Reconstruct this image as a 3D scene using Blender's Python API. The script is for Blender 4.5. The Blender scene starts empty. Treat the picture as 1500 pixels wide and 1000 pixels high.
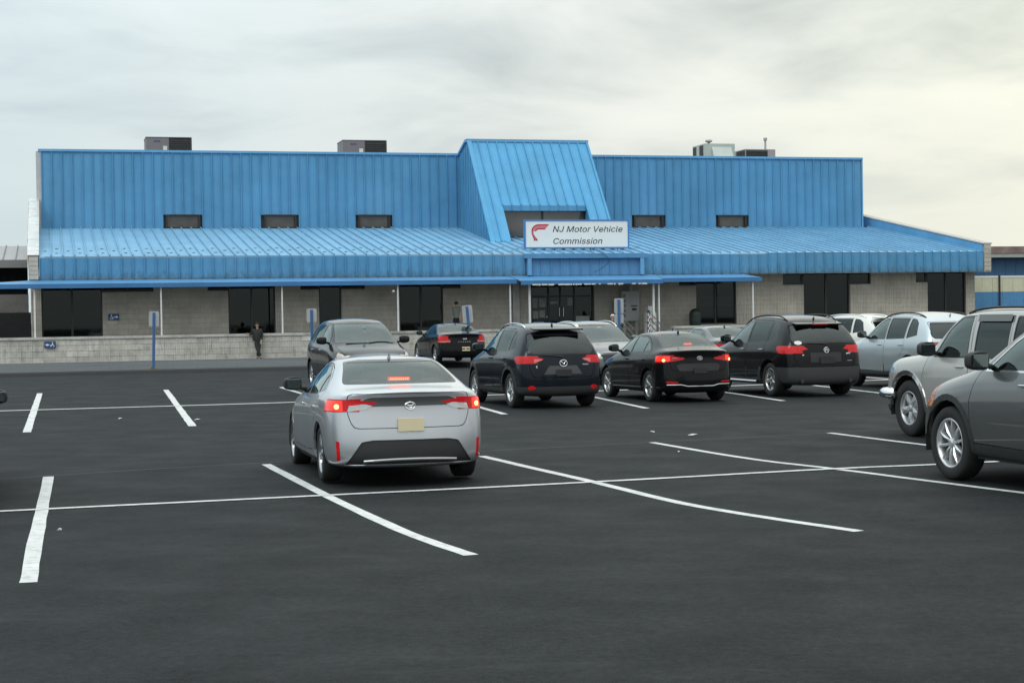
import bpy, bmesh, math, random
from mathutils import Vector, Matrix
from mathutils.bvhtree import BVHTree
random.seed(7)
sc = bpy.context.scene
C = sc.collection
R = math.radians

# ------------------------------------------------------------------ camera
cam_d = bpy.data.cameras.new('camera'); cam = bpy.data.objects.new('camera', cam_d); C.objects.link(cam)
cam_d.sensor_width = 36.0; cam_d.lens = 2459.14/1500*36.0
cam_d.clip_start = 0.1; cam_d.clip_end = 4000
Fv = Vector((0, 0.99987694, -0.01568794)); Rv = Vector((0.99988037, -0.00024265, -0.0154655)); Uv = Vector((0.0154674, 0.01568607, 0.99975732))
m = Matrix((Rv, Uv, -Fv)).transposed().to_4x4(); m.translation = Vector((0, 0, 2.0)); cam.matrix_world = m
sc.camera = cam

# ------------------------------------------------------------------ world and sun
SUN_EL, SUN_AZ = R(46), R(-150)          # azimuth measured from +Y towards +X
w = bpy.data.worlds.new('World'); sc.world = w; w.use_nodes = True
nt = w.node_tree; nt.nodes.clear(); N = nt.nodes.new; LK = nt.links.new
def wmath(op, a, b=None, clamp=False):
    n = N('ShaderNodeMath'); n.operation = op; n.use_clamp = clamp
    for i, v in enumerate((a, b)):
        if v is None: continue
        if isinstance(v, (int, float)): n.inputs[i].default_value = v
        else: LK(v, n.inputs[i])
    return n.outputs[0]
out = N('ShaderNodeOutputWorld'); tc = N('ShaderNodeTexCoord'); sep = N('ShaderNodeSeparateXYZ'); LK(tc.outputs['Generated'], sep.inputs[0])
sky = N('ShaderNodeTexSky'); sky.sky_type = 'NISHITA'; sky.sun_disc = False; sky.sun_elevation = SUN_EL; sky.sun_rotation = SUN_AZ
sky.dust_density = 3.0
bg_sky = N('ShaderNodeBackground'); LK(sky.outputs[0], bg_sky.inputs[0]); bg_sky.inputs[1].default_value = 0.08
zc = wmath('MAXIMUM', sep.outputs[2], 0.0)
den = wmath('ADD', zc, 0.16)
cmb = N('ShaderNodeCombineXYZ'); LK(wmath('DIVIDE', sep.outputs[0], den), cmb.inputs[0]); LK(wmath('DIVIDE', sep.outputs[1], den), cmb.inputs[1])
def noise(scale, detail, rough, off, dist=0.3):
    mp = N('ShaderNodeMapping'); mp.inputs['Location'].default_value = off; mp.inputs['Scale'].default_value = (1, 1, 1); LK(cmb.outputs[0], mp.inputs[0])
    n = N('ShaderNodeTexNoise'); n.inputs['Scale'].default_value = scale; n.inputs['Detail'].default_value = detail
    n.inputs['Roughness'].default_value = rough; n.inputs['Distortion'].default_value = dist; LK(mp.outputs[0], n.inputs[0]); return n.outputs[0]
OFF = (31.9, 2.7, 0)
n1 = noise(0.75, 7, 0.50, OFF); n2 = noise(2.2, 7, 0.55, (7.7, 2.2, 0), 0.6)
mixn = wmath('ADD', wmath('MULTIPLY', n1, 0.68), wmath('MULTIPLY', n2, 0.32))
calm = wmath('MULTIPLY', wmath('SUBTRACT', zc, 0.015), 11.0, True)      # far cloud near the horizon blends to an even veil
mixn = wmath('ADD', wmath('MULTIPLY', wmath('SUBTRACT', mixn, 0.555), calm), 0.575)
rmp = N('ShaderNodeValToRGB'); LK(mixn, rmp.inputs[0])
rmp.color_ramp.elements[0].position = 0.36; rmp.color_ramp.elements[0].color = (0.48, 0.53, 0.55, 1)
rmp.color_ramp.elements[1].position = 0.62; rmp.color_ramp.elements[1].color = (0.80, 0.83, 0.82, 1)
e = rmp.color_ramp.elements.new(0.46); e.color = (0.645, 0.69, 0.70, 1)
e = rmp.color_ramp.elements.new(0.53); e.color = (0.75, 0.785, 0.78, 1)
# an overcast sky is brighter overhead; warm veil around the hidden sun
elev = wmath('ADD', wmath('MULTIPLY', wmath('POWER', zc, 1.25), 1.75), 0.98)
dotn = N('ShaderNodeVectorMath'); dotn.operation = 'DOT_PRODUCT'; LK(tc.outputs['Generated'], dotn.inputs[0])
sd = Vector((math.sin(SUN_AZ)*math.cos(SUN_EL), math.cos(SUN_AZ)*math.cos(SUN_EL), math.sin(SUN_EL)))
dotn.inputs[1].default_value = (math.sin(R(32)), math.cos(R(32)), 0.10)
glow = wmath('POWER', wmath('MAXIMUM', dotn.outputs['Value'], 0.0), 9.0)
vm = N('ShaderNodeVectorMath'); vm.operation = 'SCALE'; LK(rmp.outputs[0], vm.inputs[0]); LK(elev, vm.inputs['Scale'])
warm = N('ShaderNodeMix'); warm.data_type = 'RGBA'; warm.blend_type = 'MULTIPLY'; LK(wmath('MULTIPLY', glow, 0.9, True), warm.inputs[0])
LK(vm.outputs[0], warm.inputs[6]); warm.inputs[7].default_value = (1.30, 1.23, 1.0, 1)
cool = N('ShaderNodeMix'); cool.data_type = 'RGBA'; cool.blend_type = 'MULTIPLY'; cool.inputs[7].default_value = (0.85, 0.945, 0.99, 1)
LK(wmath('MULTIPLY', wmath('SUBTRACT', 0.06, sep.outputs[0]), 2.6, True), cool.inputs[0]); LK(warm.outputs[2], cool.inputs[6])
bg_c = N('ShaderNodeBackground'); LK(cool.outputs[2], bg_c.inputs[0]); bg_c.inputs[1].default_value = 1.0
ms = N('ShaderNodeMixShader'); ms.inputs[0].default_value = 0.94; LK(bg_sky.outputs[0], ms.inputs[1]); LK(bg_c.outputs[0], ms.inputs[2]); LK(ms.outputs[0], out.inputs[0])
sun_d = bpy.data.lights.new('sun', 'SUN'); sun_d.energy = 0.9; sun_d.angle = R(24); sun_d.color = (1.0, 0.96, 0.9)
sun = bpy.data.objects.new('sun', sun_d); C.objects.link(sun)
sun.rotation_euler = (-sd).to_track_quat('-Z', 'Y').to_euler(); sun.location = (0, 0, 30)
sc.view_settings.view_transform = 'Standard'; sc.view_settings.look = 'None'; sc.view_settings.gamma = 1
sc.view_settings.use_curve_mapping = False; sc.view_settings.exposure = 0.0

# ------------------------------------------------------------------ materials
MATS = {}
def mat(name, col, rough=0.6, metal=0.0, var=0.0, vscale=4.0, bump=0.0, bscale=40.0, coat=0.0, emis=None, spec=0.5, objvar=0.0, stain=None, stainscale=1.5, stainamt=0.0):
    if name in MATS: return MATS[name]
    mt = bpy.data.materials.new(name); mt.use_nodes = True; t = mt.node_tree; b = t.nodes['Principled BSDF']
    b.inputs['Base Color'].default_value = (*col, 1); b.inputs['Roughness'].default_value = rough; b.inputs['Metallic'].default_value = metal
    b.inputs['Specular IOR Level'].default_value = spec
    if coat: b.inputs['Coat Weight'].default_value = coat; b.inputs['Coat Roughness'].default_value = 0.04
    tcn = t.nodes.new('ShaderNodeTexCoord'); cur = None
    if var or stainamt or objvar:
        rgb = t.nodes.new('ShaderNodeRGB'); rgb.outputs[0].default_value = (*col, 1); cur = rgb.outputs[0]
        hsv = t.nodes.new('ShaderNodeHueSaturation'); t.links.new(cur, hsv.inputs['Color'])
        val = None
        if var:
            n = t.nodes.new('ShaderNodeTexNoise'); n.inputs['Scale'].default_value = vscale; n.inputs['Detail'].default_value = 6
            t.links.new(tcn.outputs['Object'], n.inputs[0])
            mr = t.nodes.new('ShaderNodeMapRange'); mr.inputs[1].default_value = 0.25; mr.inputs[2].default_value = 0.75
            mr.inputs[3].default_value = 1-var; mr.inputs[4].default_value = 1+var; t.links.new(n.outputs[0], mr.inputs[0]); val = mr.outputs[0]
        if objvar:
            oi = t.nodes.new('ShaderNodeObjectInfo'); mr = t.nodes.new('ShaderNodeMapRange')
            mr.inputs[3].default_value = 1-objvar; mr.inputs[4].default_value = 1+objvar; t.links.new(oi.outputs['Random'], mr.inputs[0])
            if val is None: val = mr.outputs[0]
            else:
                mm = t.nodes.new('ShaderNodeMath'); mm.operation = 'MULTIPLY'; t.links.new(val, mm.inputs[0]); t.links.new(mr.outputs[0], mm.inputs[1]); val = mm.outputs[0]
        if val is not None: t.links.new(val, hsv.inputs['Value'])
        cur = hsv.outputs[0]
        if stainamt:
            gm = t.nodes.new('ShaderNodeNewGeometry')
            n = t.nodes.new('ShaderNodeTexNoise'); n.inputs['Scale'].default_value = stainscale; n.inputs['Detail'].default_value = 8; n.inputs['Roughness'].default_value = 0.65
            t.links.new(gm.outputs['Position'], n.inputs[0])
            mr = t.nodes.new('ShaderNodeMapRange'); mr.inputs[1].default_value = 0.5; mr.inputs[2].default_value = 0.72; mr.inputs[4].default_value = stainamt
            t.links.new(n.outputs[0], mr.inputs[0])
            mx = t.nodes.new('ShaderNodeMix'); mx.data_type = 'RGBA'; t.links.new(mr.outputs[0], mx.inputs[0]); t.links.new(cur, mx.inputs[6])
            mx.inputs[7].default_value = (*stain, 1); cur = mx.outputs[2]
        t.links.new(cur, b.inputs['Base Color'])
    if bump:
        n = t.nodes.new('ShaderNodeTexNoise'); n.inputs['Scale'].default_value = bscale; n.inputs['Detail'].default_value = 5
        t.links.new(tcn.outputs['Object'], n.inputs[0]); bp = t.nodes.new('ShaderNodeBump'); bp.inputs['Strength'].default_value = bump; bp.inputs['Distance'].default_value = 0.02
        t.links.new(n.outputs[0], bp.inputs['Height']); t.links.new(bp.outputs[0], b.inputs['Normal'])
    if emis: b.inputs['Emission Color'].default_value = (*emis[0], 1); b.inputs['Emission Strength'].default_value = emis[1]
    MATS[name] = mt; return mt
def glass(name, tint, refl=1.0, rough=0.02):
    if name in MATS: return MATS[name]
    mt = bpy.data.materials.new(name); mt.use_nodes = True; t = mt.node_tree; t.nodes.clear()
    o = t.nodes.new('ShaderNodeOutputMaterial'); tr = t.nodes.new('ShaderNodeBsdfTransparent'); tr.inputs[0].default_value = (*tint, 1)
    gl = t.nodes.new('ShaderNodeBsdfGlossy'); gl.inputs['Roughness'].default_value = rough; gl.inputs[0].default_value = (refl*.86, refl*.97, refl*.95, 1)
    fr = t.nodes.new('ShaderNodeFresnel'); fr.inputs[0].default_value = 1.6
    ad = t.nodes.new('ShaderNodeMath'); ad.operation = 'MULTIPLY_ADD'; ad.inputs[1].default_value = 1.25; ad.inputs[2].default_value = 0.03; ad.use_clamp = True
    t.links.new(fr.outputs[0], ad.inputs[0])
    mx = t.nodes.new('ShaderNodeMixShader'); t.links.new(ad.outputs[0], mx.inputs[0]); t.links.new(tr.outputs[0], mx.inputs[1]); t.links.new(gl.outputs[0], mx.inputs[2])
    t.links.new(mx.outputs[0], o.inputs[0]); MATS[name] = mt; return mt

# ------------------------------------------------------------------ object helpers
def link(o): C.objects.link(o); return o
NOREC = set()
def obj(name, bm, m, parent=None, smooth=False):
    me = bpy.data.meshes.new(name)
    if isinstance(bm, bmesh.types.BMesh):
        bmesh.ops.recalc_face_normals(bm, faces=bm.faces) if not smooth and id(bm) not in NOREC else None; NOREC.discard(id(bm))
        bm.to_mesh(me); bm.free()
    else: me = bm
    if m is not None: me.materials.append(m)
    if smooth:
        for p in me.polygons: p.use_smooth = True
    o = bpy.data.objects.new(name, me); link(o)
    if parent: o.parent = parent
    return o
def tag(o, label, cat, group=None):
    o['label'] = label; o['category'] = cat
    if group: o['group'] = group
    return o
def thing(name, label, cat, loc=(0, 0, 0), rotz=0.0, group=None):
    o = bpy.data.objects.new(name, None); link(o); o.empty_display_size = 0.2
    o.location = loc; o.rotation_euler = (0, 0, rotz); return tag(o, label, cat, group)
def struct(o): o['kind'] = 'structure'; return o
def NB(): return bmesh.new()
def box(bm, x0, x1, y0, y1, z0, z1, mtx=None):
    vs = [bm.verts.new((x, y, z)) for x in (x0, x1) for y in (y0, y1) for z in (z0, z1)]
    for f in ((0, 1, 3, 2), (4, 6, 7, 5), (0, 4, 5, 1), (2, 3, 7, 6), (0, 2, 6, 4), (1, 5, 7, 3)): bm.faces.new([vs[i] for i in f])
    if mtx is not None: bmesh.ops.transform(bm, matrix=mtx, verts=vs)
    return vs
def prism(bm, pts, a, b, fn):
    """pts 2-D outline extruded from a to b; fn(p, t) -> 3-D"""
    A = [bm.verts.new(fn(p, a)) for p in pts]; B = [bm.verts.new(fn(p, b)) for p in pts]; n = len(pts)
    bm.faces.new(A); bm.faces.new(B[::-1])
    for i in range(n): bm.faces.new((A[i], B[i], B[(i+1) % n], A[(i+1) % n]))
def tube(bm, pts, r, seg=8, cap=True):
    pts = [Vector(p) for p in pts]; rings = []
    rs = r if isinstance(r, (list, tuple)) else [r]*len(pts)
    for i, p in enumerate(pts):
        d = (pts[min(i+1, len(pts)-1)] - pts[max(i-1, 0)]).normalized()
        a = d.cross(Vector((0, 0, 1)) if abs(d.z) < .9 else Vector((1, 0, 0))).normalized(); b = d.cross(a)
        rings.append([bm.verts.new(p + (a*math.cos(t) + b*math.sin(t))*rs[i]) for t in [2*math.pi*k/seg for k in range(seg)]])
    for A, B in zip(rings, rings[1:]):
        for k in range(seg): bm.faces.new((A[k], A[(k+1) % seg], B[(k+1) % seg], B[k]))
    if cap: bm.faces.new(rings[0][::-1]); bm.faces.new(rings[-1])
def lathe(bm, prof, seg=32, axis='y', closed=False):
    rings = []
    for (r, h) in prof:
        ring = []
        for k in range(seg):
            t = 2*math.pi*k/seg; c, s = r*math.cos(t), r*math.sin(t)
            ring.append(bm.verts.new((c, h, s) if axis == 'y' else (c, s, h)))
        rings.append(ring)
    if closed: rings.append(rings[0])
    for A, B in zip(rings, rings[1:]):
        for k in range(seg): bm.faces.new((A[k], B[k], B[(k+1) % seg], A[(k+1) % seg]))
    return rings
FONT = None
try:
    import os   # the sans serif that ships with Blender itself; the default face is kept when it is not there
    FONT = bpy.data.fonts.load(os.path.join(bpy.utils.system_resource('DATAFILES'), 'fonts', 'Inter.woff2'))
except Exception: FONT = None
def text_mesh(name, body, size, m, parent, mtx, shear=0.0, ext=0.002, sx=1.0, offset=0.0):
    cu = bpy.data.curves.new('text', 'FONT'); cu.body = body; cu.size = size; cu.extrude = ext; cu.shear = shear; cu.resolution_u = 3; cu.offset = offset
    if FONT: cu.font = FONT
    to = bpy.data.objects.new('text', cu); link(to); dg = bpy.context.evaluated_depsgraph_get()
    me = bpy.data.meshes.new_from_object(to.evaluated_get(dg)); bpy.data.objects.remove(to); bpy.data.curves.remove(cu)
    me.transform(mtx @ Matrix.Diagonal((sx, 1, 1, 1)))
    return obj(name, me, m, parent)

# building frame: u along the front, v into the building
YAW = 0.267837; OX, OY = -21.6157, 79.3557
cY, sY = math.cos(YAW), math.sin(YAW)
def G(u, v, z=0.0): return Vector((OX + u*cY - v*sY, OY + u*sY + v*cY, z))
BM = Matrix.Translation((OX, OY, 0)) @ Matrix.Rotation(YAW, 4, 'Z')

# ------------------------------------------------------------------ ground
def asphalt(name, base, big, dark):
    mt = bpy.data.materials.new(name); mt.use_nodes = True; t = mt.node_tree; b = t.nodes['Principled BSDF']; L = t.links.new
    gm = t.nodes.new('ShaderNodeNewGeometry')
    def nz(s, d, r, st=(1, 1, 1)):
        mp = t.nodes.new('ShaderNodeMapping'); mp.inputs['Scale'].default_value = st; mp.inputs['Rotation'].default_value = (0, 0, YAW); L(gm.outputs['Position'], mp.inputs[0])
        n = t.nodes.new('ShaderNodeTexNoise'); n.inputs['Scale'].default_value = s; n.inputs['Detail'].default_value = d; n.inputs['Roughness'].default_value = r; L(mp.outputs[0], n.inputs[0]); return n.outputs[0]
    def mr(x, a, bb, c, d):
        n = t.nodes.new('ShaderNodeMapRange'); L(x, n.inputs[0]); n.inputs[1].default_value = a; n.inputs[2].default_value = bb; n.inputs[3].default_value = c; n.inputs[4].default_value = d; return n.outputs[0]
    def mul(a, c):
        n = t.nodes.new('ShaderNodeMath'); n.operation = 'MULTIPLY'; L(a, n.inputs[0]); L(c, n.inputs[1]); return n.outputs[0]
    v = mul(mr(nz(0.16, 5, 0.6, (0.45, 1.6, 1)), 0.3, 0.7, 1-big, 1+big), mr(nz(1.1, 6, 0.6, (0.5, 1.5, 1)), 0.3, 0.7, 0.90, 1.10))
    v = mul(v, mr(nz(38, 6, 0.8), 0.3, 0.7, 0.55, 1.55)); v = mul(v, mr(nz(.35, 6, .7, (.25, 4.0, 1)), .3, .7, .93, 1.08)); v = mul(v, mr(nz(150, 2, .6), .60, .72, 1.0, 2.2))
    v = mul(v, mr(nz(15, 4, 0.75), 0.3, 0.7, 0.50, 1.55)); v = mul(v, mr(nz(5, 5, 0.75), 0.3, 0.7, 0.80, 1.22))
    st = mr(nz(0.9, 9, 0.75, (0.35, 1.6, 1)), 0.58, 0.74, 0.0, 0.75)
    rgb = t.nodes.new('ShaderNodeVectorMath'); rgb.operation = 'SCALE'; rgb.inputs[0].default_value = base; L(v, rgb.inputs['Scale'])
    mx = t.nodes.new('ShaderNodeMix'); mx.data_type = 'RGBA'; L(st, mx.inputs[0]); L(rgb.outputs[0], mx.inputs[6]); mx.inputs[7].default_value = (*dark, 1)
    L(mx.outputs[2], b.inputs['Base Color'])
    L(mr(nz(1.0, 4, 0.6), 0.3, 0.7, 0.72, 0.9), b.inputs['Roughness']); b.inputs['Specular IOR Level'].default_value = 0.17
    bp = t.nodes.new('ShaderNodeBump'); bp.inputs['Strength'].default_value = 0.5; bp.inputs['Distance'].default_value = 0.006; L(nz(90, 3, 0.7), bp.inputs['Height']); L(bp.outputs[0], b.inputs['Normal'])
    return mt
M_ASPH = asphalt('fresh_asphalt', (0.0108, 0.0128, 0.0140), 0.10, (0.030, 0.033, 0.035))
M_APRON = asphalt('old_asphalt', (0.066, 0.071, 0.074), 0.14, (0.045, 0.045, 0.045))
bm = NB()
vs = [bm.verts.new(p) for p in ((-1500, -300, -0.0), (1500, -300, 0), (1500, 2500, 0), (-1500, 2500, 0))]; bm.faces.new(vs)
struct(obj('parking_lot_ground', bm, M_ASPH))
# raised apron between the lot and the building
def strip(name, prof, u0, u1, m, n=1):
    bm = NB(); rows = []
    for (v, z) in prof: rows.append([bm.verts.new(G(u0 + (u1-u0)*i/n, v, z)) for i in range(n+1)])
    for A, B in zip(rows, rows[1:]):
        for i in range(n): bm.faces.new((A[i], A[i+1], B[i+1], B[i]))
    return obj(name, bm, m)
M_KERB = mat('kerb_asphalt', (0.016, 0.017, 0.018), 0.85, var=0.2, vscale=2, bump=0.4)
struct(strip('kerb', [(-17.75, -0.01), (-17.62, 0.13), (-17.25, 0.165), (-17.05, 0.13), (-17.0, 0.10)], -60, 120, M_KERB, 60))
struct(strip('pavement_apron', [(-17.03, 0.125), (-14, 0.19), (-9, 0.22), (-5, 0.19), (-1.0, 0.11), (0.9, 0.11), (40, 0.11)], -60, 120, M_APRON, 12))

# ------------------------------------------------------------------ painted lines
M_LINE = mat('white_road_paint', (.55, .56, .55), 0.8, var=0.14, vscale=2.5, bump=0.4, bscale=50, stain=(0.10, 0.105, 0.105), stainscale=9.0, stainamt=0.55)
def painted(name, pts, wd, m=M_LINE, z=0.004, taper=None):
    P = [Vector((x, y, 0)) for x, y in pts]; fine = []
    for _ in range(2):
        Q = [P[0]]
        for a, b in zip(P, P[1:]): Q += [a.lerp(b, .25), a.lerp(b, .75)]
        P = Q + [P[-1]]
    for a, b in zip(P, P[1:]):
        n = max(1, int((b-a).length/0.5)); fine += [a.lerp(b, i/n) for i in range(n)]
    fine.append(P[-1])
    bm = NB(); prev = None
    for i, p in enumerate(fine):
        d = (fine[min(i+1, len(fine)-1)] - fine[max(i-1, 0)]).normalized(); nrm = Vector((-d.y, d.x, 0))
        ww = wd/2*(1 + random.uniform(-.05, .05)); c = p + nrm*random.uniform(-.004, .004)
        a = bm.verts.new((c + nrm*ww) + Vector((0, 0, z))); b = bm.verts.new((c - nrm*ww) + Vector((0, 0, z)))
        if prev: bm.faces.new((prev[0], prev[1], b, a))
        prev = (a, b)
    return struct(obj(name, bm, m))
stalls = [
 ([(-6.03, 21.73), (-5.07, 17.99), (-4.42, 15.45), (-3.75, 12.89)], .135), ([(-13.34, 47.33), (-8.88, 30.61)], .15), ([(-9.99, 48.33), (-6.05, 31.64)], .15),
 ([(-3.41, 23.07), (-2.21, 19.17), (-1.29, 16.33), (-0.82, 15.03), (-0.37, 14.0)], .13), ([(-0.46, 23.87), (0.41, 21.42), (1.02, 19.76), (1.67, 17.72), (2.32, 16.42), (3.11, 15.13)], .13),
 ([(2.14, 25.9), (3.2, 22.64), (4.03, 21.19), (4.76, 19.58), (5.49, 18.04), (7.2, 14.6)], .12), ([(5.15, 27.34), (6.05, 24.57), (7.6, 20.4)], .12),
 ([(-3.9, 48.9), (-1.31, 39.53), (-0.17, 33.9)], .14), ([(0.15, 48.2), (1.55, 42.76), (2.81, 35.2)], .14), ([(3.6, 49), (5.07, 43.1), (6.01, 37.32)], .14),
 ([(6.9, 50), (7.88, 45.89), (8.86, 39.61)], .14), ([(10.0, 52), (10.83, 47.62), (12.3, 41.5)], .14), ([(-6.76, 48.99), (-5.02, 42.35), (-3.1, 34.5)], .14)]
for p, wd in stalls: painted('stall_line', p, wd)
painted('divider_line', [(-9, 16.7), (-5.85, 17.66), (-2.33, 18.82), (1.2, 19.99), (4.02, 21.15), (5.39, 21.46), (6.49, 21.84), (9, 22.7)], .13, z=.008)
painted('divider_line', [(-18, 36.4), (-11.66, 38.11), (-4.9, 39.99), (-0.5, 42.14), (6.35, 45.35), (11.3, 47.94), (16, 50.3)], .24, z=.008)
painted('pavement_seam', [(-9, 20.2), (-6.59, 21.5), (-4.93, 22.61), (-3.5, 23.33), (1.6, 25.73), (4.96, 27.22), (9, 29.4)], .05, mat('seam_dust', (.06, .062, .062), .9, var=.5, vscale=1.5), .003)
# scraps of litter
litter = [(2.9, 27.2, .10, 'flat white paper scrap on the asphalt right of the black cars'), (-8.0, 34.2, .07, 'small pale scrap beside the far left stall line'), (-4.36, 16.05, .03, 'thin pale twig of litter beside the near left white line'),
          (2.31, 28.0, .05, 'tiny white pebble next to the flat paper scrap'), (2.35, 23.9, .05, 'yellowish leaf scrap between the two long right hand stall lines'), (-6.3, 33.5, .08, 'small pale scrap just left of the second far stall line')]
M_LIT = mat('paper_scrap', (.5, .49, .46), .8, var=.1)
for x, y, s, lab in litter:
    bm = NB(); n = 7; ring = [bm.verts.new((s*random.uniform(.6, 1.2)*math.cos(2*math.pi*k/n), .5*s*random.uniform(.6, 1.1)*math.sin(2*math.pi*k/n), random.uniform(.008, .03))) for k in range(n)]
    c = bm.verts.new((0, 0, .035)); b0 = bm.verts.new((0, 0, 0.001))
    for k in range(n): bm.faces.new((c, ring[k], ring[(k+1) % n])); bm.faces.new((b0, ring[(k+1) % n], ring[k]))
    o = obj('litter_scrap', bm, M_LIT); o.location = (x, y, 0.0); o.rotation_euler = (0, 0, random.uniform(0, 3)); tag(o, lab, 'litter')
# ------------------------------------------------------------------ main building
BLUE = (0.082, 0.265, 0.455)
def bluemetal(name, col, grime=0.0, zlo=0, zhi=1, fade=0.25):
    mt = bpy.data.materials.new(name); mt.use_nodes = True; t = mt.node_tree; b = t.nodes['Principled BSDF']; L = t.links.new
    gm = t.nodes.new('ShaderNodeNewGeometry'); oi = t.nodes.new('ShaderNodeObjectInfo')
    def nz(s, d, r, st=(1, 1, 1)):
        mp = t.nodes.new('ShaderNodeMapping'); mp.inputs['Scale'].default_value = st; L(gm.outputs['Position'], mp.inputs[0])
        n = t.nodes.new('ShaderNodeTexNoise'); n.inputs['Scale'].default_value = s; n.inputs['Detail'].default_value = d; n.inputs['Roughness'].default_value = r; L(mp.outputs[0], n.inputs[0]); return n.outputs[0]
    def mr(x, a, bb, c, d):
        n = t.nodes.new('ShaderNodeMapRange'); L(x, n.inputs[0]); n.inputs[1].default_value = a; n.inputs[2].default_value = bb; n.inputs[3].default_value = c; n.inputs[4].default_value = d; return n.outputs[0]
    def mth(op, a, c):
        n = t.nodes.new('ShaderNodeMath'); n.operation = op; n.use_clamp = False
        for i, x in enumerate((a, c)):
            if isinstance(x, (int, float)): n.inputs[i].default_value = x
            else: L(x, n.inputs[i])
        return n.outputs[0]
    v = mth('MULTIPLY', mr(oi.outputs['Random'], 0, 1, 0.955, 1.045), mr(nz(0.5, 6, 0.6), .3, .7, .90, 1.10)); v = mth('MULTIPLY', v, mr(nz(2.2, 6, .7, (1, 1, .08)), .3, .7, .95, 1.05))
    sc_ = t.nodes.new('ShaderNodeVectorMath'); sc_.operation = 'SCALE'; sc_.inputs[0].default_value = col; L(v, sc_.inputs['Scale'])
    mx = t.nodes.new('ShaderNodeMix'); mx.data_type = 'RGBA'; L(mr(nz(0.45, 8, 0.68, (1, 1, .35)), .52, .75, 0, fade), mx.inputs[0]); L(sc_.outputs[0], mx.inputs[6]); mx.inputs[7].default_value = (.22, .40, .55, 1)
    cur = mx.outputs[2]
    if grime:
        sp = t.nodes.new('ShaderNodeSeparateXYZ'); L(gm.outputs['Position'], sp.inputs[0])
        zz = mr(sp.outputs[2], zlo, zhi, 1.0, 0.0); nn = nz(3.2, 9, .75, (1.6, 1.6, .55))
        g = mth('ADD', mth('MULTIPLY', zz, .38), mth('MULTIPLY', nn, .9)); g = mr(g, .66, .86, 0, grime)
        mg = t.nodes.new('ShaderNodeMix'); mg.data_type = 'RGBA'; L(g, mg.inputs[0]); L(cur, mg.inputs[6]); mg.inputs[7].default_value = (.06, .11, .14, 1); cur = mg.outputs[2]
    L(cur, b.inputs['Base Color']); b.inputs['Roughness'].default_value = 0.55; b.inputs['Specular IOR Level'].default_value = 0.35
    bp = t.nodes.new('ShaderNodeBump'); bp.inputs['Strength'].default_value = 0.5; bp.inputs['Distance'].default_value = 0.04; L(nz(1.6, 3, .5), bp.inputs['Height']); L(bp.outputs[0], b.inputs['Normal'])
    return mt
M_WALLB = bluemetal('blue_wall_metal', BLUE); M_ROOFB = bluemetal('blue_roof_metal', (0.16, 0.34, 0.50), fade=.7)
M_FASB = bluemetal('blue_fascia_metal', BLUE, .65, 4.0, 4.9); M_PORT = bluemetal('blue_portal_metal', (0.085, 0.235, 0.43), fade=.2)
M_AWN = bluemetal('blue_awning_sheet', (0.08, 0.235, 0.43), fade=.2); M_TRIM = bluemetal('blue_trim', (0.12, 0.33, 0.55), fade=.1)
M_DORM = bluemetal('blue_dormer_metal', (0.075, 0.30, 0.52), fade=.12)
def block_mat(name, col, streak):
    mt = bpy.data.materials.new(name); mt.use_nodes = True; t = mt.node_tree; b = t.nodes['Principled BSDF']; L = t.links.new
    gm = t.nodes.new('ShaderNodeNewGeometry'); oi = t.nodes.new('ShaderNodeObjectInfo')
    def nz(s, d, r, st=(1, 1, 1)):
        mp = t.nodes.new('ShaderNodeMapping'); mp.inputs['Scale'].default_value = st; L(gm.outputs['Position'], mp.inputs[0])
        n = t.nodes.new('ShaderNodeTexNoise'); n.inputs['Scale'].default_value = s; n.inputs['Detail'].default_value = d; n.inputs['Roughness'].default_value = r; L(mp.outputs[0], n.inputs[0]); return n.outputs[0]
    def mr(x, a, bb, c, d):
        n = t.nodes.new('ShaderNodeMapRange'); L(x, n.inputs[0]); n.inputs[1].default_value = a; n.inputs[2].default_value = bb; n.inputs[3].default_value = c; n.inputs[4].default_value = d; return n.outputs[0]
    def mul(a, c):
        n = t.nodes.new('ShaderNodeMath'); n.operation = 'MULTIPLY'; L(a, n.inputs[0]); L(c, n.inputs[1]); return n.outputs[0]
    v = mul(mul(mr(oi.outputs['Random'], 0, 1, .93, 1.07), mr(nz(.9, 8, .65), .3, .7, .80, 1.14)), mr(nz(16, 5, .7), .3, .7, .88, 1.12))
    s = t.nodes.new('ShaderNodeVectorMath'); s.operation = 'SCALE'; s.inputs[0].default_value = col; L(v, s.inputs['Scale'])
    mx = t.nodes.new('ShaderNodeMix'); mx.data_type = 'RGBA'; L(mr(nz(2.6, 9, .72, (2.2, 2.2, .7)), .50, .74, 0, streak), mx.inputs[0]); L(s.outputs[0], mx.inputs[6]); mx.inputs[7].default_value = (.075, .075, .068, 1)
    L(mx.outputs[2], b.inputs['Base Color']); b.inputs['Roughness'].default_value = .9; b.inputs['Specular IOR Level'].default_value = .2
    bp = t.nodes.new('ShaderNodeBump'); bp.inputs['Strength'].default_value = .6; bp.inputs['Distance'].default_value = .012; L(nz(24, 4, .7), bp.inputs['Height']); L(bp.outputs[0], b.inputs['Normal'])
    return mt
M_BLK = block_mat('ribbed_block', (.47, .445, .39), .22); M_LOWBLK = block_mat('low_wall_block', (.49, .48, .44), .60)
M_MORTAR = mat('mortar', (.24, .235, .215), .95, var=.2, vscale=3); M_CAP = mat('concrete_cap', (.42, .42, .40), .9, var=.15, vscale=2, stain=(.12, .12, .11), stainscale=1.2, stainamt=.6)
M_DARK = mat('dark_interior', (.012, .013, .014), .9, var=.2); M_FRAME = mat('dark_bronze_frame', (.016, .016, .016), .45, var=.1)
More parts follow.
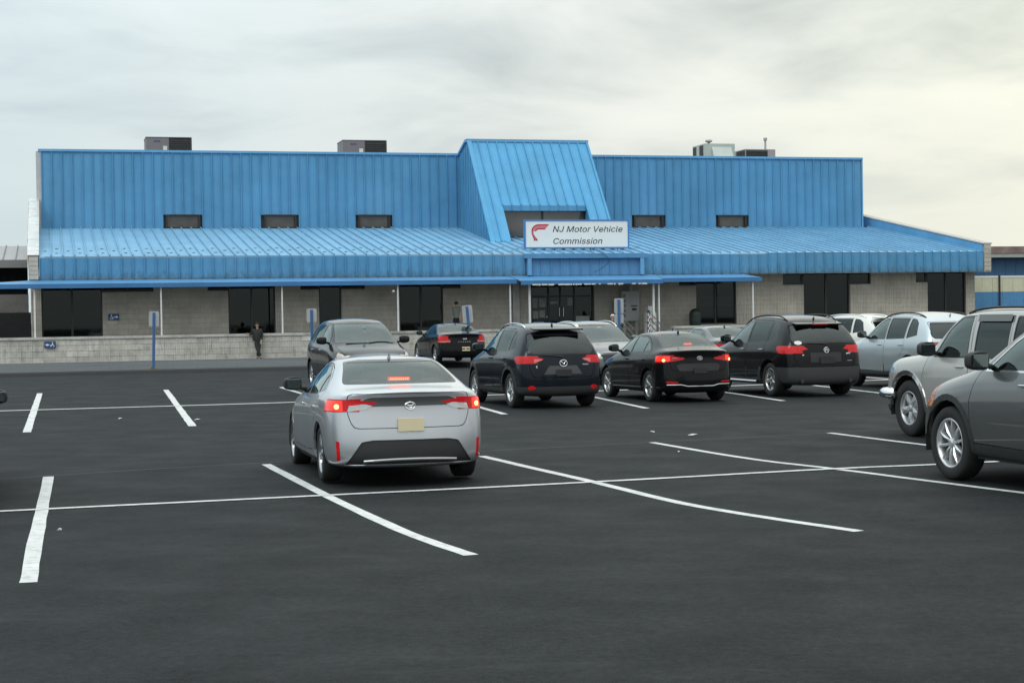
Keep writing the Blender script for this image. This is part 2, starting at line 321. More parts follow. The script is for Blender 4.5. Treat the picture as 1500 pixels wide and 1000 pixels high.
M_GLASSB = glass('building_glass', (.42, .45, .45), .26); M_WHITEP = mat('white_painted_steel', (.62, .63, .63), .5, var=.08, stain=(.3, .27, .22), stainamt=.3)
M_GREY = mat('grey_cabinet_metal', (.33, .34, .33), .55, var=.08, stain=(.2, .19, .17), stainamt=.3); M_SILV = mat('crinkled_foil', (.62, .62, .60), .38, .75, var=.2, vscale=2, bump=1.0, bscale=3.0)
M_ROOFING = mat('flat_roofing', (.08, .08, .08), .95, var=.2)

PT = 0.53919
bld = thing('office_building', 'long low building with blue ribbed metal walls over grey block and a sloped entrance gable', 'building', (OX, OY, 0), YAW)
def B(name, bm, m, parent=None, smooth=False): return obj(name, bm, m, parent or bld, smooth)
_pc = {}
def panel(name, m, key, fn, p, mtx=None, parent=None):
    """alike panels share mesh data"""
    if key not in _pc:
        bm = NB(); fn(bm); me = bpy.data.meshes.new(name); bmesh.ops.recalc_face_normals(bm, faces=bm.faces); bm.to_mesh(me); bm.free(); me.materials.append(m); _pc[key] = me
    o = bpy.data.objects.new(name, _pc[key]); link(o); o.parent = parent or bld
    o.matrix_local = mtx if mtx is not None else Matrix.Translation(p)
    return o
def rib_panel(w, h, rib=.04, proud=.085):
    def fn(bm):   # stands in local x (width) and z (height), facing -y, seam on the left edge
        box(bm, 0.004, w-.004, 0, .02, 0, h); box(bm, -rib/2, rib/2, -proud, .015, 0.002, h-.002)
        box(bm, rib/2+.001, rib/2+.02, -.012, .004, .001, h-.003)
    return fn
ZJ, ZT, VW = 7.10, 11.30, 12.77
wins = [(6.15, 7.93), (11.59, 13.31), (16.96, 18.70), (33.64, 35.39), (39.05, 40.79)]
# upper wall panels (left and right of the gable), cut short above the small windows
u = -.5; k = 0; UL0, UR0 = 22.7, 29.9
while u < 48.55:
    wd = min(PT, 48.6-u)
    if not (UL0 < u < UR0-.5):
        z0 = ZJ
        for a, b in wins:
            if a-.05 < u + wd/2 < b+.05: z0 = 7.86
        jx = Matrix.Translation((u, VW+random.uniform(-.004, .004), z0)) @ Matrix.Rotation(random.uniform(-.006, .006), 4, 'Z')
        panel('wall_panel', M_WALLB, ('w', round(wd, 3), z0), rib_panel(wd, ZT-z0), None, jx)
    u += PT
for a, b in wins:
    bm = NB(); box(bm, a, b, VW+.10, VW+.14, 7.14, 7.82); f = None
    fr = NB(); box(fr, a-.06, b+.06, VW-.05, VW+.1, 7.80, 7.87); box(fr, a-.06, a+.05, VW-.05, VW+.1, 7.10, 7.795); box(fr, b-.05, b+.06, VW-.05, VW+.1, 7.10, 7.795); box(fr, a+.052, b-.052, VW-.03, VW+.1, 7.10, 7.17)
    f = B('window_frame', fr, M_FRAME); B('pane', bm, mat('upper_pane', (.055, .052, .047), .25, var=.35, vscale=2.0, spec=.8), f)
# backing mass of the upper block
bm = NB(); box(bm, -.5, 48.6, VW+.15, VW+26, 6.5, ZT-.06); B('roof_block', bm, M_ROOFING)
bm = NB(); box(bm, -.66, 22.9, VW-.09, VW+.35, ZT, ZT+.13); box(bm, 29.9, 48.68, VW-.09, VW+.35, ZT, ZT+.13); B('parapet_cap', bm, M_TRIM)
bm = NB(); box(bm, -.78, -.505, VW-.03, VW+26, 6.6, ZT-.002); B('end_trim', bm, mat('grey_end_trim', (.42, .43, .44), .5, var=.1))
bm = NB(); box(bm, 48.6, 48.68, VW-.06, VW+26, 6.6, ZT-.002); B('end_trim', bm, M_TRIM)
# roof strips
slope = math.atan2(ZJ-5.09, VW); rl = math.hypot(ZJ-5.09, VW)
u = -.63
rows = []
while u < 49.3:
    wd = min(PT, 49.36-u)
    def fn(bm, wd=wd):
        box(bm, .004, wd-.004, 0, rl, -.02, 0); box(bm, -.022, .022, 0.0, rl, -.018, .085)
    panel('roof_panel', M_ROOFB, ('r', round(wd, 3)), fn, None, Matrix.Translation((u, 0, 5.09)) @ Matrix.Rotation(slope + random.uniform(-.0006, .0006), 4, 'X'))
    z2 = 4.05 - .0018*(u+.63); 
    panel('fascia_panel', M_FASB, ('f', round(wd, 3)), rib_panel(wd, 1.02, .045, .08), None, Matrix.Translation((u, -.02+random.uniform(-.004, .004), 4.03)))
    u += PT
bm = NB()      # rows of screw-down snow guards on the roof strips
for i in range(92):
    for v in ((1.3, 3.1) if i % 2 else (2.2,)):
        uu = -.63 + i*PT + .27; z = 5.09 + v*math.tan(slope); box(bm, uu-.07, uu+.07, v-.1, v+.1, z+.016, z+.03)
o = B('snow_guards', bm, mat('pale_guard', (.42, .55, .60), .6, var=.15)); o['kind'] = 'stuff'
bm = NB(); box(bm, -.66, 49.38, -.015, .25, 3.98, 4.028); B('fascia_drip_edge', bm, mat('drip', (.11, .16, .2), .7, var=.3, vscale=1.5))
bm = NB(); box(bm, -.6, 49.3, .26, 1.25, 4.06, 4.12); B('soffit', bm, mat('soffit_grey', (.12, .125, .13), .8, var=.1))
# end parapets of the low roof
def wedge(name, u0, u1, prof, m):
    bm = NB(); prism(bm, prof, u0, u1, lambda p, t: (t, p[0], p[1])); return B(name, bm, m)
wedge('end_parapet', 49.40, 49.82, [(-.05, 3.98), (-.05, 5.5), (6, 6.55), (12.7, 7.6), (12.7, 6.5), (1.0, 3.98)], M_BLK)
wedge('parapet_flashing', 49.33, 49.398, [(.02, 5.1), (.02, 5.48), (16.5, 8.24), (16.5, 7.12)], M_TRIM)
wedge('parapet_coping', 49.30, 49.88, [(-.08, 5.503), (-.08, 5.57), (16.5, 8.32), (16.5, 8.25)], mat('pale_coping', (.42, .41, .38), .7, var=.15))
wedge('end_parapet', -1.12, -.68, [(-.05, 4.0), (-.05, 5.1), (12.9, 8.6), (12.9, 6.5), (1.2, 4.0)], M_BLK)
bm = NB()   # crinkled foil over the left parapet, built of overlapping sheets
for i in range(16):
    t0, t1 = i/16, (i+1)/16+.012; f = lambda t: (-.1 + 12.9*t, 5.12 + 3.55*t)
    a, b = f(t0), f(t1); j = random.uniform(0, .035); box(bm, -1.16-j*.6, -.64, a[0], b[0], 0, .035, Matrix(((1, 0, 0, 0), (0, 1, 0, 0), (0, (b[1]-a[1])/(b[0]-a[0]), 1, a[1]+j-(b[1]-a[1])/(b[0]-a[0])*a[0]), (0, 0, 0, 1))))
    box(bm, -1.18-j*.5, -1.145, a[0], b[0], a[1]-.55, a[1]+.03)
B('parapet_foil_cover', bm, M_SILV)
# pier caps (fluted blocks) at the fascia ends
for (a, b, z0, z1, zt_) in ((-1.12, -.68, 4.02, 5.08, 5), (49.40, 49.80, 4.05, 5.45, 6)):
    for r in range(zt_):
        h = (z1-z0)/zt_
        bm = NB(); box(bm, a, b, -.10, -.06, z0+r*h+.008, z0+(r+1)*h-.008); B('block', bm, M_BLK)

# ---- lower block wall with openings
VL = 1.2
opens = [(-.58, 2.26, 1.2, 3.95, 'g'), (2.26, 4.69, 3.42, 3.95, 's'), (8.29, 10.60, 1.2, 3.95, 'g'), (7.29, 8.29, 3.43, 3.95, 's'), (12.78, 13.91, 1.2, 3.95, 'g'), (11.86, 12.78, 3.43, 3.95, 's'), (13.91, 15.13, 3.43, 3.95, 's'),
         (16.88, 19.15, 1.2, 3.95, 'g'), (19.15, 20.07, 3.42, 3.95, 's'), (23.78, 27.24, .15, 3.60, 'd'), (31.98, 32.93, 3.43, 3.95, 's'), (32.93, 35.23, 1.35, 3.95, 'g'), (37.94, 39.16, 3.40, 4.03, 's'), (39.16, 41.92, 1.2, 4.03, 'g'),
         (41.92, 43.18, 3.40, 4.03, 's'), (45.90, 46.62, 3.46, 4.03, 's'), (46.62, 49.01, 1.2, 4.03, 'g')]
def sub(rects, o):
    r2 = []
    for (a, b, c, d) in rects:
        oa, ob, oc, od = o[:4]
        if ob <= a or oa >= b or od <= c or oc >= d: r2.append((a, b, c, d)); continue
        if a < oa: r2.append((a, oa, c, d))
        if ob < b: r2.append((ob, b, c, d))
        aa, bb = max(a, oa), min(b, ob)
        if c < oc: r2.append((aa, bb, c, oc))
        if od < d: r2.append((aa, bb, od, d))
    return [r for r in r2 if r[1]-r[0] > .03 and r[3]-r[2] > .03]
def block(bm, a, b, c, d, y, depth, seed=0, fl=5, gd=.03):
    j = .005; a += j; b -= j; c += j; d -= j; n = max(2, int(round((b-a)/.5*fl))*2+1); w = (b-a)/n; rr = random.Random(seed)
    pts = [(a, y+depth)]
    for i in range(n):
        yy = y if i % 2 == 0 else y + gd
        pts += [(a+w*i, yy), (a+w*(i+1), yy)]
    pts += [(b, y+depth)]
    prism(bm, pts, c, d, lambda p, t: (p[0], p[1], t))
cnt = 0; stuff = NB(); cache = {}
BW, BH = .5, .2525
for i in range(102):
    for r in range(12):
        off = 0
        a = -1.05 + i*BW; c = 1.09 + r*BH
        rects = [(a, min(a+BW, 49.55), c, c+BH)]
        if a > 49.5: continue
        for o in opens: rects = sub(rects, o)
        for (x0, x1, z0, z1) in rects:
            key = (round(x1-x0, 3), round(z1-z0, 3))
            if cnt < 292:
                if key not in cache:
                    bm = NB(); block(bm, 0, x1-x0, 0, z1-z0, 0, .12); me = bpy.data.meshes.new('block'); bmesh.ops.recalc_face_normals(bm, faces=bm.faces); bm.to_mesh(me); bm.free(); me.materials.append(M_BLK); cache[key] = me
                ob_ = bpy.data.objects.new('block', cache[key]); link(ob_); ob_.parent = bld; ob_.location = (x0, VL+random.uniform(-.004, .004), z0); cnt += 1
            else: block(stuff, x0, x1, z0, z1, VL + random.uniform(-.004, .004), .12, cnt)
o = B('blockwork', stuff, M_BLK); o['kind'] = 'stuff'
# mortar backing behind the blocks, also with the openings
rects = [(-1.06, 49.56, .12, 4.12)]
for o in opens: rects = sub(rects, o)
bm = NB()
for (x0, x1, z0, z1) in rects: box(bm, x0, x1, VL+.04, VL+.32, z0, z1)
B('mortar_backing', bm, M_MORTAR)
# inside of the ground floor: floor, ceiling, back wall and lit ceiling lamps
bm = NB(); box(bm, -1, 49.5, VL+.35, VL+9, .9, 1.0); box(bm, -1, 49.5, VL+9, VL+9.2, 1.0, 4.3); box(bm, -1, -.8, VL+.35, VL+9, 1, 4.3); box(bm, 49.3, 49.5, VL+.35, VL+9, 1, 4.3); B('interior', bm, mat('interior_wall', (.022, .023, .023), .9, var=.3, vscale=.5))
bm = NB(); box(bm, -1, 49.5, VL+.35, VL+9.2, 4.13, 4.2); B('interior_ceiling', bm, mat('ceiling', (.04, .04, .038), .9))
bm = NB()
for (a, v) in ((8.7, 2.4), (10.0, 2.6), (8.6, 4.2), (18.2, 4.5)): box(bm, a, a+.6, VL+v, VL+v+.5, 4.08, 4.12)
B('ceiling_lamp', bm, mat('lamp_glow', (.5, .5, .45), .5, emis=((1, .96, .85), 1.6)))
for (a, b, c, d, t) in opens:
    if t == 'd': continue
    yf = VL+.20
    fr = NB(); w_ = .07; box(fr, a, a+w_, yf-.04, yf+.05, c, d); box(fr, b-w_, b, yf-.04, yf+.05, c, d); box(fr, a+w_, b-w_, yf-.04, yf+.05, c, c+w_); box(fr, a+w_, b-w_, yf-.04, yf+.05, d-w_, d)
    if b-a > 2: box(fr, (a+b)/2-.05, (a+b)/2+.05, yf-.045, yf+.055, c+w_+.002, d-w_-.002)
    f = B('window_frame', fr, M_FRAME)
    halves = [(a+w_, b-w_)] if b-a < 2 else [(a+w_, (a+b)/2-.052), ((a+b)/2+.052, b-w_)]
    for (x0, x1) in halves:
        bm = NB(); box(bm, x0, x1, yf, yf+.012, c+w_, d-w_); B('pane', bm, M_GLASSB, f)
        if t == 'g' and (a < 0 or 32 < a < 33):
            bm = NB(); top = 3.35 if a < 0 else 2.85; bot = 2.25 if a < 0 else 2.3; n = 22
            for q in range(n): zz = bot + (top-bot)*q/n; box(bm, x0+.03, x1-.03, yf+.10, yf+.125, zz, zz+(top-bot)/n*.75)
            B('window_blind', bm, mat('blind_dark' if a < 0 else 'blind_pale', (.05, .053, .053) if a < 0 else (.62, .66, .66), .7, var=.15), f)
    if b-a > 2 and a > 7 and a < 12:
        bm = NB(); box(bm, a+.3, b-.3, yf+1.5, yf+1.9, 1.0, 1.9); B('counter', bm, mat('counter', (.04, .04, .04), .6))
# entrance doors
de = thing('glass_entrance_door', 'dark double glass entrance doors with pale posters and pull handles under the white sign', 'door', G(23.78, VL+.22, .15), YAW)
fr = NB(); Wd = 3.46
for x in (0, .98, 1.62, 2.38, Wd-.08): box(fr, x, x+.08, -.05, .05, 0, 3.45)
for z in (0, 2.75, 3.38): box(fr, .081, Wd-.081, -.045, .045, z, z+.07)
f = obj('door_frame', fr, M_FRAME, de)
for (a, b) in ((.08, .98), (1.06, 1.62), (1.70, 2.38), (2.46, 3.38)):
    bm = NB(); box(bm, a, b, 0, .012, .07, 3.38); obj('pane', bm, M_GLASSB, de)
for x in (1.58, 1.80):
    bm = NB(); tube(bm, [(x, -.09, 1.75), (x, -.09, 2.2)], .02); obj('door_handle', bm, mat('brushed_steel', (.55, .55, .55), .3, 1.0), de)
M_POST = mat('poster_paper', (.20, .21, .20), .7, var=.3, vscale=3); M_POSTB = mat('poster_panel', (.28, .28, .26), .7, var=.1)
for (x, z, w_, h_, mm) in ((.14, 2.2, .28, .5, M_POST), (.50, 2.25, .36, .42, M_POST), (.16, 1.65, .3, .4, M_POST), (.52, 1.7, .3, .38, M_POST), (1.1, 2.4, .45, .12, M_POST), (2.05, 2.3, .26, .4, M_POST), (2.5, .9, .75, .85, M_POSTB), (.2, .9, .55, .6, M_POST), (.9, 1.7, .05, .07, M_WHITEP)):
    bm = NB(); box(bm, x, x+w_, -.012, -.003, z, z+h_); obj('poster', bm, mm, de)
# pilaster left of the doors
bm = NB(); box(bm, 22.8, 23.15, VL-.12, VL-.03, .2, 4.0); B('pilaster', bm, M_CAP)

# ---- sloped entrance gable
UL, UR = 22.9, 29.88
def gz(v): return 5.97 + (v-5.5)*(11.94-5.97)/5.0
gang = math.atan2(5.97, 5.0); gl = math.hypot(5.97, 5.0)
n = 13; pw = (UR-UL)/n
WA, WB, ZWT = 24.0, 28.85, 8.05   # window opening
for i in range(n):
    a = UL + i*pw; mid = a+pw/2; inside = WA < mid < WB
    s0 = (ZWT-5.97)/5.97*gl if inside else 0
    def fn(bm, h=gl-s0, pw=pw):
        box(bm, .003, pw-.003, 0, h, -.03, 0); box(bm, -.02, .02, 0, h, -.028, .085)
    v0 = 5.5 + s0*math.cos(gang)
    panel('gable_panel', M_DORM, ('g', inside), fn, None, Matrix.Translation((a, v0, gz(v0))) @ Matrix.Rotation(gang, 4, 'X'))
    if inside:
        panel('window_hood_panel', M_FASB, ('gh',), rib_panel(pw, .30, .03, .04), None, Matrix.Translation((a, 7.22, ZWT-.30)))
bm = NB(); prism(bm, [(5.42, 5.93), (10.5, 12.03), (10.58, 11.97), (5.5, 5.87)], UR, UR+.12, lambda p, t: (t, p[0]-.03, p[1])); B('gable_edge_trim', bm, M_DORM); bm = NB(); prism(bm, [(5.42, 5.93), (10.5, 12.03), (10.58, 11.97), (5.5, 5.87)], UL-.1, UL+.14, lambda p, t: (t, p[0]-.05, p[1])); B('gable_edge_trim', bm, M_DORM)
bm = NB(); prism(bm, [(10.38, 11.86), (10.38, 12.03), (10.9, 12.03), (10.9, 11.86)], UL-.12, UR+.14, lambda p, t: (t, p[0], p[1]))
for uu in (UL-.12, UR): prism(bm, [(10.9, 11.88), (10.9, 12.03), (VW-.1, 11.44), (VW-.1, 11.29)], uu, uu+.14, lambda p, t: (t, p[0], p[1]))
B('gable_cap', bm, M_TRIM)
# side walls of the gable with close ribs
for uu, sgn in ((UL, -1), (UR, 1)):
    nn = 13; dv = (VW-5.5)/nn
    for i in range(nn):
        v0 = 5.5 + i*dv; v1 = v0+dv
        zb = lambda v: 5.09 + v*math.tan(slope) + .01
        ztp = lambda v: min(gz(v), 11.95) - max(0, v-10.5)*.235
        bm = NB(); pr_ = [(v0, zb(v0)), (v0, max(zb(v0)+.02, ztp(v0)))] + ([(10.5, ztp(10.5))] if v0 < 10.5 < v1 else []) + [(v1, ztp(v1)), (v1, zb(v1))]
        prism(bm, pr_, uu-.01, uu+.01, lambda p, t: (t, p[0], p[1]))
        if i: box(bm, uu+sgn*.012, uu+sgn*.06, v0-.02, v0+.02, zb(v0), ztp(v0)-.02)
        B('gable_side_panel', bm, M_WALLB)
bm = NB(); prism(bm, [(10.6, 11.8), (VW+.2, 11.3), (VW+.2, 11.2), (10.6, 11.7)], UL+.05, UR-.05, lambda p, t: (t, p[0], p[1])); B('gable_roof', bm, M_ROOFING)
# recessed gable window
fr = NB()
for x in (WA+.0, 26.28, WB-.12): box(fr, x, x+.12, 7.5, 7.6, 6.2, ZWT-.02)
box(fr, WA+.121, WB-.121, 7.5, 7.6, 6.2, 6.34); f = B('gable_window_frame', fr, M_FRAME)
for (a, b) in ((WA+.12, 26.28), (26.40, WB-.12)):
    bm = NB(); box(bm, a, b, 7.54, 7.56, 6.33, ZWT-.02); B('pane', bm, mat('gable_pane', (.075, .073, .068), .12, var=.3, vscale=.6, spec=.8), f)
for uu in (WA-.03, WB):
    bm = NB(); prism(bm, [(5.56, 5.98), (7.25, 7.99), (7.6, 7.99), (7.6, 6.25)], uu, uu+.03, lambda p, t: (t, p[0], p[1])); B('window_reveal', bm, M_WALLB)
# ---- portal below the gable
bm = NB(); box(bm, 23.05, 29.65, -.34, -.10, 4.86, 5.10); B('portal_beam', bm, M_PORT)
for a in (23.22, 29.28): bm = NB(); box(bm, a, a+.2, -.33, -.12, 4.0, 4.855); B('portal_post', bm, M_TRIM)
for i in range(11):
    a = 23.45 + i*.53; panel('portal_panel', M_PORT, ('p',), rib_panel(.53, .86, .05, .05), (a, -.10, 3.99))
# ---- awnings
def awning(name, uf0, uf1, ub0, ub1, vf, zf, hb, label):
    aw = thing(name, label, 'awning', G((uf0+uf1)/2, 0, 0), YAW); c = (uf0+uf1)/2
    bm = NB(); n = 1
    T = lambda u, v, z: (u-c, v, z)
    vs = [bm.verts.new(T(*p)) for p in ((uf0, vf, zf+.2), (uf1, vf, zf+.2), (ub1, -.03, hb), (ub0, -.03, hb), (uf0, vf, zf+.17), (uf1, vf, zf+.17), (ub1, -.03, hb-.03), (ub0, -.03, hb-.03))]
    for q in ((0, 1, 2, 3), (7, 6, 5, 4), (0, 4, 5, 1), (1, 5, 6, 2), (2, 6, 7, 3), (3, 7, 4, 0)): bm.faces.new([vs[i] for i in q])
    obj('awning_sheet', bm, M_AWN, aw)
    bm = NB(); box(bm, uf0-c, uf1-c, vf-.03, vf-.002, zf, zf+.21); obj('awning_valance', bm, bluemetal('valance_' + name, (0.045, 0.16, 0.35), fade=.1), aw)
    bm = NB()
    for k in range(int((uf1-uf0)/1.9)): x = uf0-c+.4+k*1.9; tube(bm, [(x, vf+.05, zf+.1), (x, -.05, zf+.25)], .02, 5)
    o = obj('awning_frame', bm, M_FRAME, aw); return aw
awning('awning', -4.6, 22.35, -1.1, 22.25, -1.3, 3.57, 3.97, 'long blue awning along the left half of the building front')
ea = awning('awning', 22.5, 30.05, 22.3, 30.2, -1.55, 3.50, 3.985, 'short blue awning over the entrance with a frayed white lower edge')
awning('awning', 30.10, 35.6, 30.22, 35.12, -1.3, 3.57, 3.97, 'blue awning right of the entrance ending above the block wall')
bm = NB(); x = -3.2
while x < 3.7:
    w_ = random.choice((.08, .12, .2, .3)); 
    if random.random() < .72: box(bm, x, x+w_, -1.6, -1.584, 3.455+random.uniform(0, .02), 3.535)
    x += w_+random.choice((.02, .05, .15))
obj('frayed_edge', bm, mat('frayed_lining', (.6, .6, .58), .9), ea)['kind'] = 'stuff'
# posts holding the awnings
posts = [(-.87, 1.3), (4.9, 1.3), (10.63, 1.3), (16.32, 1.3), (22.05, 1.3), (23.06, .15), (29.67, .15), (29.97, .15), (35.18, 1.3)]
names = ['leftmost, beside the corner window', 'second from the left, behind the lone sign post', 'third from the left, right of the leaning man', 'fourth from the left, beside the wide dark window', 'fifth from the left, just before the entrance', 'at the left side of the entrance doors', 'left one of the close pair right of the entrance', 'right one of the close pair right of the entrance', 'rightmost, at the end of the awnings']
for (uu, z0), nm in zip(posts, names):
    r_ = .05 if uu in (23.06, 29.67) else .035
    t_ = thing('awning_post', 'thin white awning post, ' + nm, 'post', G(uu, -1.1, z0), YAW, 'white posts under the blue awnings')
    bm = NB(); box(bm, -r_, r_, -r_, r_, .012, 3.62-z0); obj('shaft', bm, M_WHITEP, t_)
    bm = NB(); box(bm, -.1, .1, -.1, .1, 0.0, .012); obj('base_plate', bm, M_WHITEP, t_)
# ---- low block walls
def lowwall(label, u0, n, rows=4):
    t_ = thing('low_block_wall', label, 'wall', G(u0, -1.5, 0), YAW); L_ = n*.5
    me = None
    for i in range(n):
        for r in range(rows):
            h = 1.10/rows
            if me is None:
                bm = NB(); block(bm, 0, .5, 0, h, 0, .12, fl=4, gd=.022); me = bpy.data.meshes.new('block'); bmesh.ops.recalc_face_normals(bm, faces=bm.faces); bm.to_mesh(me); bm.free(); me.materials.append(M_LOWBLK)
                # plain variant
                bm = NB(); box(bm, .006, .494, 0, .12, .006, h-.006); me2 = bpy.data.meshes.new('block'); bm.to_mesh(me2); bm.free(); me2.materials.append(M_LOWBLK)
            o = bpy.data.objects.new('block', me if random.random() < .80 else me2); link(o); o.parent = t_; o.location = (i*.5, random.uniform(-.006, .006), .09 + r*h)
    bm = NB(); box(bm, 0, L_, .035, .26, .0, 1.19); obj('mortar_backing', bm, mat('dark_joint', (.07, .07, .065), .95), t_)
    bm = NB(); k = 0
    while k < L_: e = min(k+2.0, L_); box(bm, k+.004, e-.004, -.05, .33, 1.19, 1.31); k = e
    obj('wall_cap', bm, M_CAP, t_)
    bm = NB(); box(bm, 0, L_, -.025, -.006, .02, .135); obj('wall_footing', bm, M_CAP, t_); return t_
lowwall('stained low wall of fluted grey blocks with pale cap in front of the left half of the building', -6.0, 57)
lowwall('low grey block wall right of the entrance, mostly hidden behind parked cars', 30.6, 38)
bm = NB(); box(bm, -6, 22.5, -1.16, VL+.03, .1, 1.12); box(bm, 30.6, 49.6, -1.16, VL+.03, .1, 1.12)
o = struct(obj('raised_walkway', bm, M_CAP)); o.matrix_world = BM.copy()
# ---- rooftop units
def hvac(label, u, v, L_, H_, D_, pale, kind):
    t_ = thing('rooftop_unit', label, 'rooftop unit', G(u, v, ZT-.1), YAW, 'air handling units on the flat roof'); mb = mat('unit_casing_'+kind, (.17, .165, .18) if kind == 'grey' else ((.42, .47, .44) if kind == 'pale' else (.30, .28, .30)), .5, var=.1, vscale=1)
    dk = mat('unit_coil', (.03, .032, .033), .6, var=.3)
    if kind == 'grey':
        bm = NB(); box(bm, 0, L_*.5, 0, D_, .05, H_); obj('casing', bm, mb, t_)
        bm = NB(); box(bm, L_*.5+.003, L_, .03, D_-.03, .05, H_-.04); box(bm, L_-.1, L_+.02, 0, D_, .05, H_-.02); obj('coil_section', bm, dk, t_)
        for q in range(7): bm = NB(); z = .35+q*(H_-.45)/7; box(bm, L_*.52, L_-.13, .0, .027, z, z+.05); obj('louvre', bm, dk, t_)
        bm = NB(); box(bm, L_*.37, L_*.46, -.012, -.002, H_*.42, H_*.62); obj('data_plate', bm, M_WHITEP, t_)
        bm = NB(); box(bm, L_*.17, L_*.31, -.012, -.002, H_*.80, H_*.88); obj('maker_badge', bm, mat('badge_blue', (.08, .08, .2), .5), t_)
        bm = NB(); box(bm, -.02, L_+.02, -.02, D_+.02, H_+.001, H_+.04); obj('lid', bm, mb, t_)
    else:
        bm = NB(); box(bm, 0, L_, 0, D_, .05, H_); obj('casing', bm, mb, t_)
        if kind == 'pale':
            bm = NB(); prism(bm, [(0, H_-.2), (-.45, .3), (0, .3)], .45, L_-.25, lambda p, t: (t, p[0]-.002, p[1])); obj('intake_hood', bm, mb, t_)
            bm = NB(); box(bm, -.012, -.002, .3, D_*.45, .3, H_-.08); obj('side_grille', bm, dk, t_); bm = NB(); box(bm, -.012, -.002, D_*.7, D_-.05, .3, H_-.08); obj('side_grille', bm, dk, t_)
        else:
            bm = NB(); box(bm, .06, L_*.74, -.02, -.002, .15, H_-.06); box(bm, -.02, -.002, .05, D_*.6, .15, H_-.06); obj('coil_section', bm, dk, t_)
            for q in range(6): bm = NB(); z = .3+q*(H_-.4)/6; box(bm, .08, L_*.72, -.05, -.021, z, z+.04); obj('louvre', bm, dk, t_)
            bm = NB(); tube(bm, [(L_*.8, .6, H_), (L_*.8, .6, H_+.62)], .07); tube(bm, [(L_*.8, .6, H_+.62), (L_*.8, .6, H_+.78)], .13); obj('exhaust_pipe', bm, M_GREY, t_)
    return t_
hvac('grey and black rooftop unit at the far left behind the parapet', 5.28, 15.8, 2.55, 1.25, 2.0, 0, 'grey')
hvac('grey and black rooftop unit just left of the entrance gable', 16.62, 15.8, 2.6, 1.22, 2.0, 0, 'grey')
hvac('pale green grey rooftop unit with sloped intake hood', 39.45, 15.8, 2.0, 1.32, 2.1, 0, 'pale')
hvac('dark slatted rooftop unit with tall thin exhaust pipe', 42.15, 15.8, 2.05, 1.0, 2.3, 0, 'dark')
t_ = thing('roof_vent', 'small mushroom vent poking up behind the pale green rooftop unit', 'vent', G(41.0, 19, ZT-.1), YAW)
bm = NB(); tube(bm, [(0, 0, 0), (0, 0, 1.72)], .09); obj('pipe', bm, M_GREY, t_); bm = NB(); lathe(bm, [(.02, 1.92), (.22, 1.88), (.24, 1.78), (.1, 1.72)], 12, 'z'); obj('cap', bm, M_GREY, t_)
t_ = thing('roof_vent', 'tiny dark vent beside the sloping right end of the roof', 'vent', G(50.5, 7.0, 5.5), YAW)
bm = NB(); tube(bm, [(0, 0, 0), (0, 0, .95)], .05); obj('pipe', bm, M_FRAME, t_); bm = NB(); lathe(bm, [(.01, 1.1), (.18, 1.08), (.06, .93)], 10, 'z'); obj('cap', bm, M_FRAME, t_)
# ---- the big sign on the roof
sg = thing('roof_sign', 'white roof sign reading NJ Motor Vehicle Commission beside a red winged emblem', 'sign', G(23.59, 1.5, 5.43), YAW)
SW, SH = 5.73, 1.50
bm = NB(); box(bm, 0, SW, 0, .22, 0, .07); box(bm, 0, SW, 0, .22, SH-.07, SH); box(bm, 0, .07, 0, .22, .071, SH-.071); box(bm, SW-.07, SW, 0, .22, .071, SH-.071); obj('sign_frame', bm, mat('sign_blue', (.05, .20, .48), .5, var=.05), sg)
bm = NB(); box(bm, .071, SW-.071, .03, .18, .071, SH-.071); obj('sign_face', bm, mat('sign_white', (.72, .76, .76), .45, var=.04, vscale=1), sg)
bm = NB()
for x in (.6, 2.1, 3.6, 5.1): tube(bm, [(x, .1, 0), (x, .1, -.1)], .03); tube(bm, [(x, .12, .3), (x, 1.1, .12)], .025)
obj('sign_bracket', bm, M_FRAME, sg)
MT = lambda x, z: Matrix.Translation((x, .022, z)) @ Matrix.Rotation(R(90), 4, 'X')
M_INK = mat('sign_ink', (.012, .013, .022), .7)
text_mesh('lettering', 'NJ Motor Vehicle', .58, M_INK, sg, MT(1.50, .86), .22, .004, 1.17, .0)
text_mesh('lettering', 'Commission', .58, M_INK, sg, MT(1.50, .24), .22, .004, 1.17, .0)
def flat(bm, pts, y0=.018, y1=.03): prism(bm, pts, y0, y1, lambda p, t: (p[0], t, p[1]))
M_RED = mat('emblem_red', (.42, .02, .05), .5); M_RED2 = mat('emblem_pink', (.55, .16, .18), .5)
# winged emblem: three curved bands sweeping right, then a tail
def arcband(t0, t1):
    A = []; Bp = []
    for k in range(9):
        a = R(90 + 90*k/8); A.append((.78+math.cos(a)*(.40-t0)*1.0, .90+math.sin(a)*(.36-t0))); Bp.append((.78+math.cos(a)*(.40-t1), .90+math.sin(a)*(.36-t1)))
    return A, Bp
for i, (t0, t1, x1, mm) in enumerate(((0, .085, 1.34, M_RED), (.10, .17, 1.26, M_RED2), (.185, .27, 1.18, M_RED))):
    A, Bp = arcband(t0, t1); bm = NB(); pts = [(x1, A[0][1])] + A + Bp[::-1] + [(x1-.10, Bp[0][1])]
    A2 = [bm.verts.new((p[0], .024, p[1])) for p in [(x1, A[0][1])] + A]; B2 = [bm.verts.new((p[0], .024, p[1])) for p in [(x1-.07, Bp[0][1])] + Bp]
    for a, b, c, d in zip(A2, A2[1:], B2[1:], B2): bm.faces.new((a, b, c, d))
    obj('emblem_wing', bm, mm, sg)
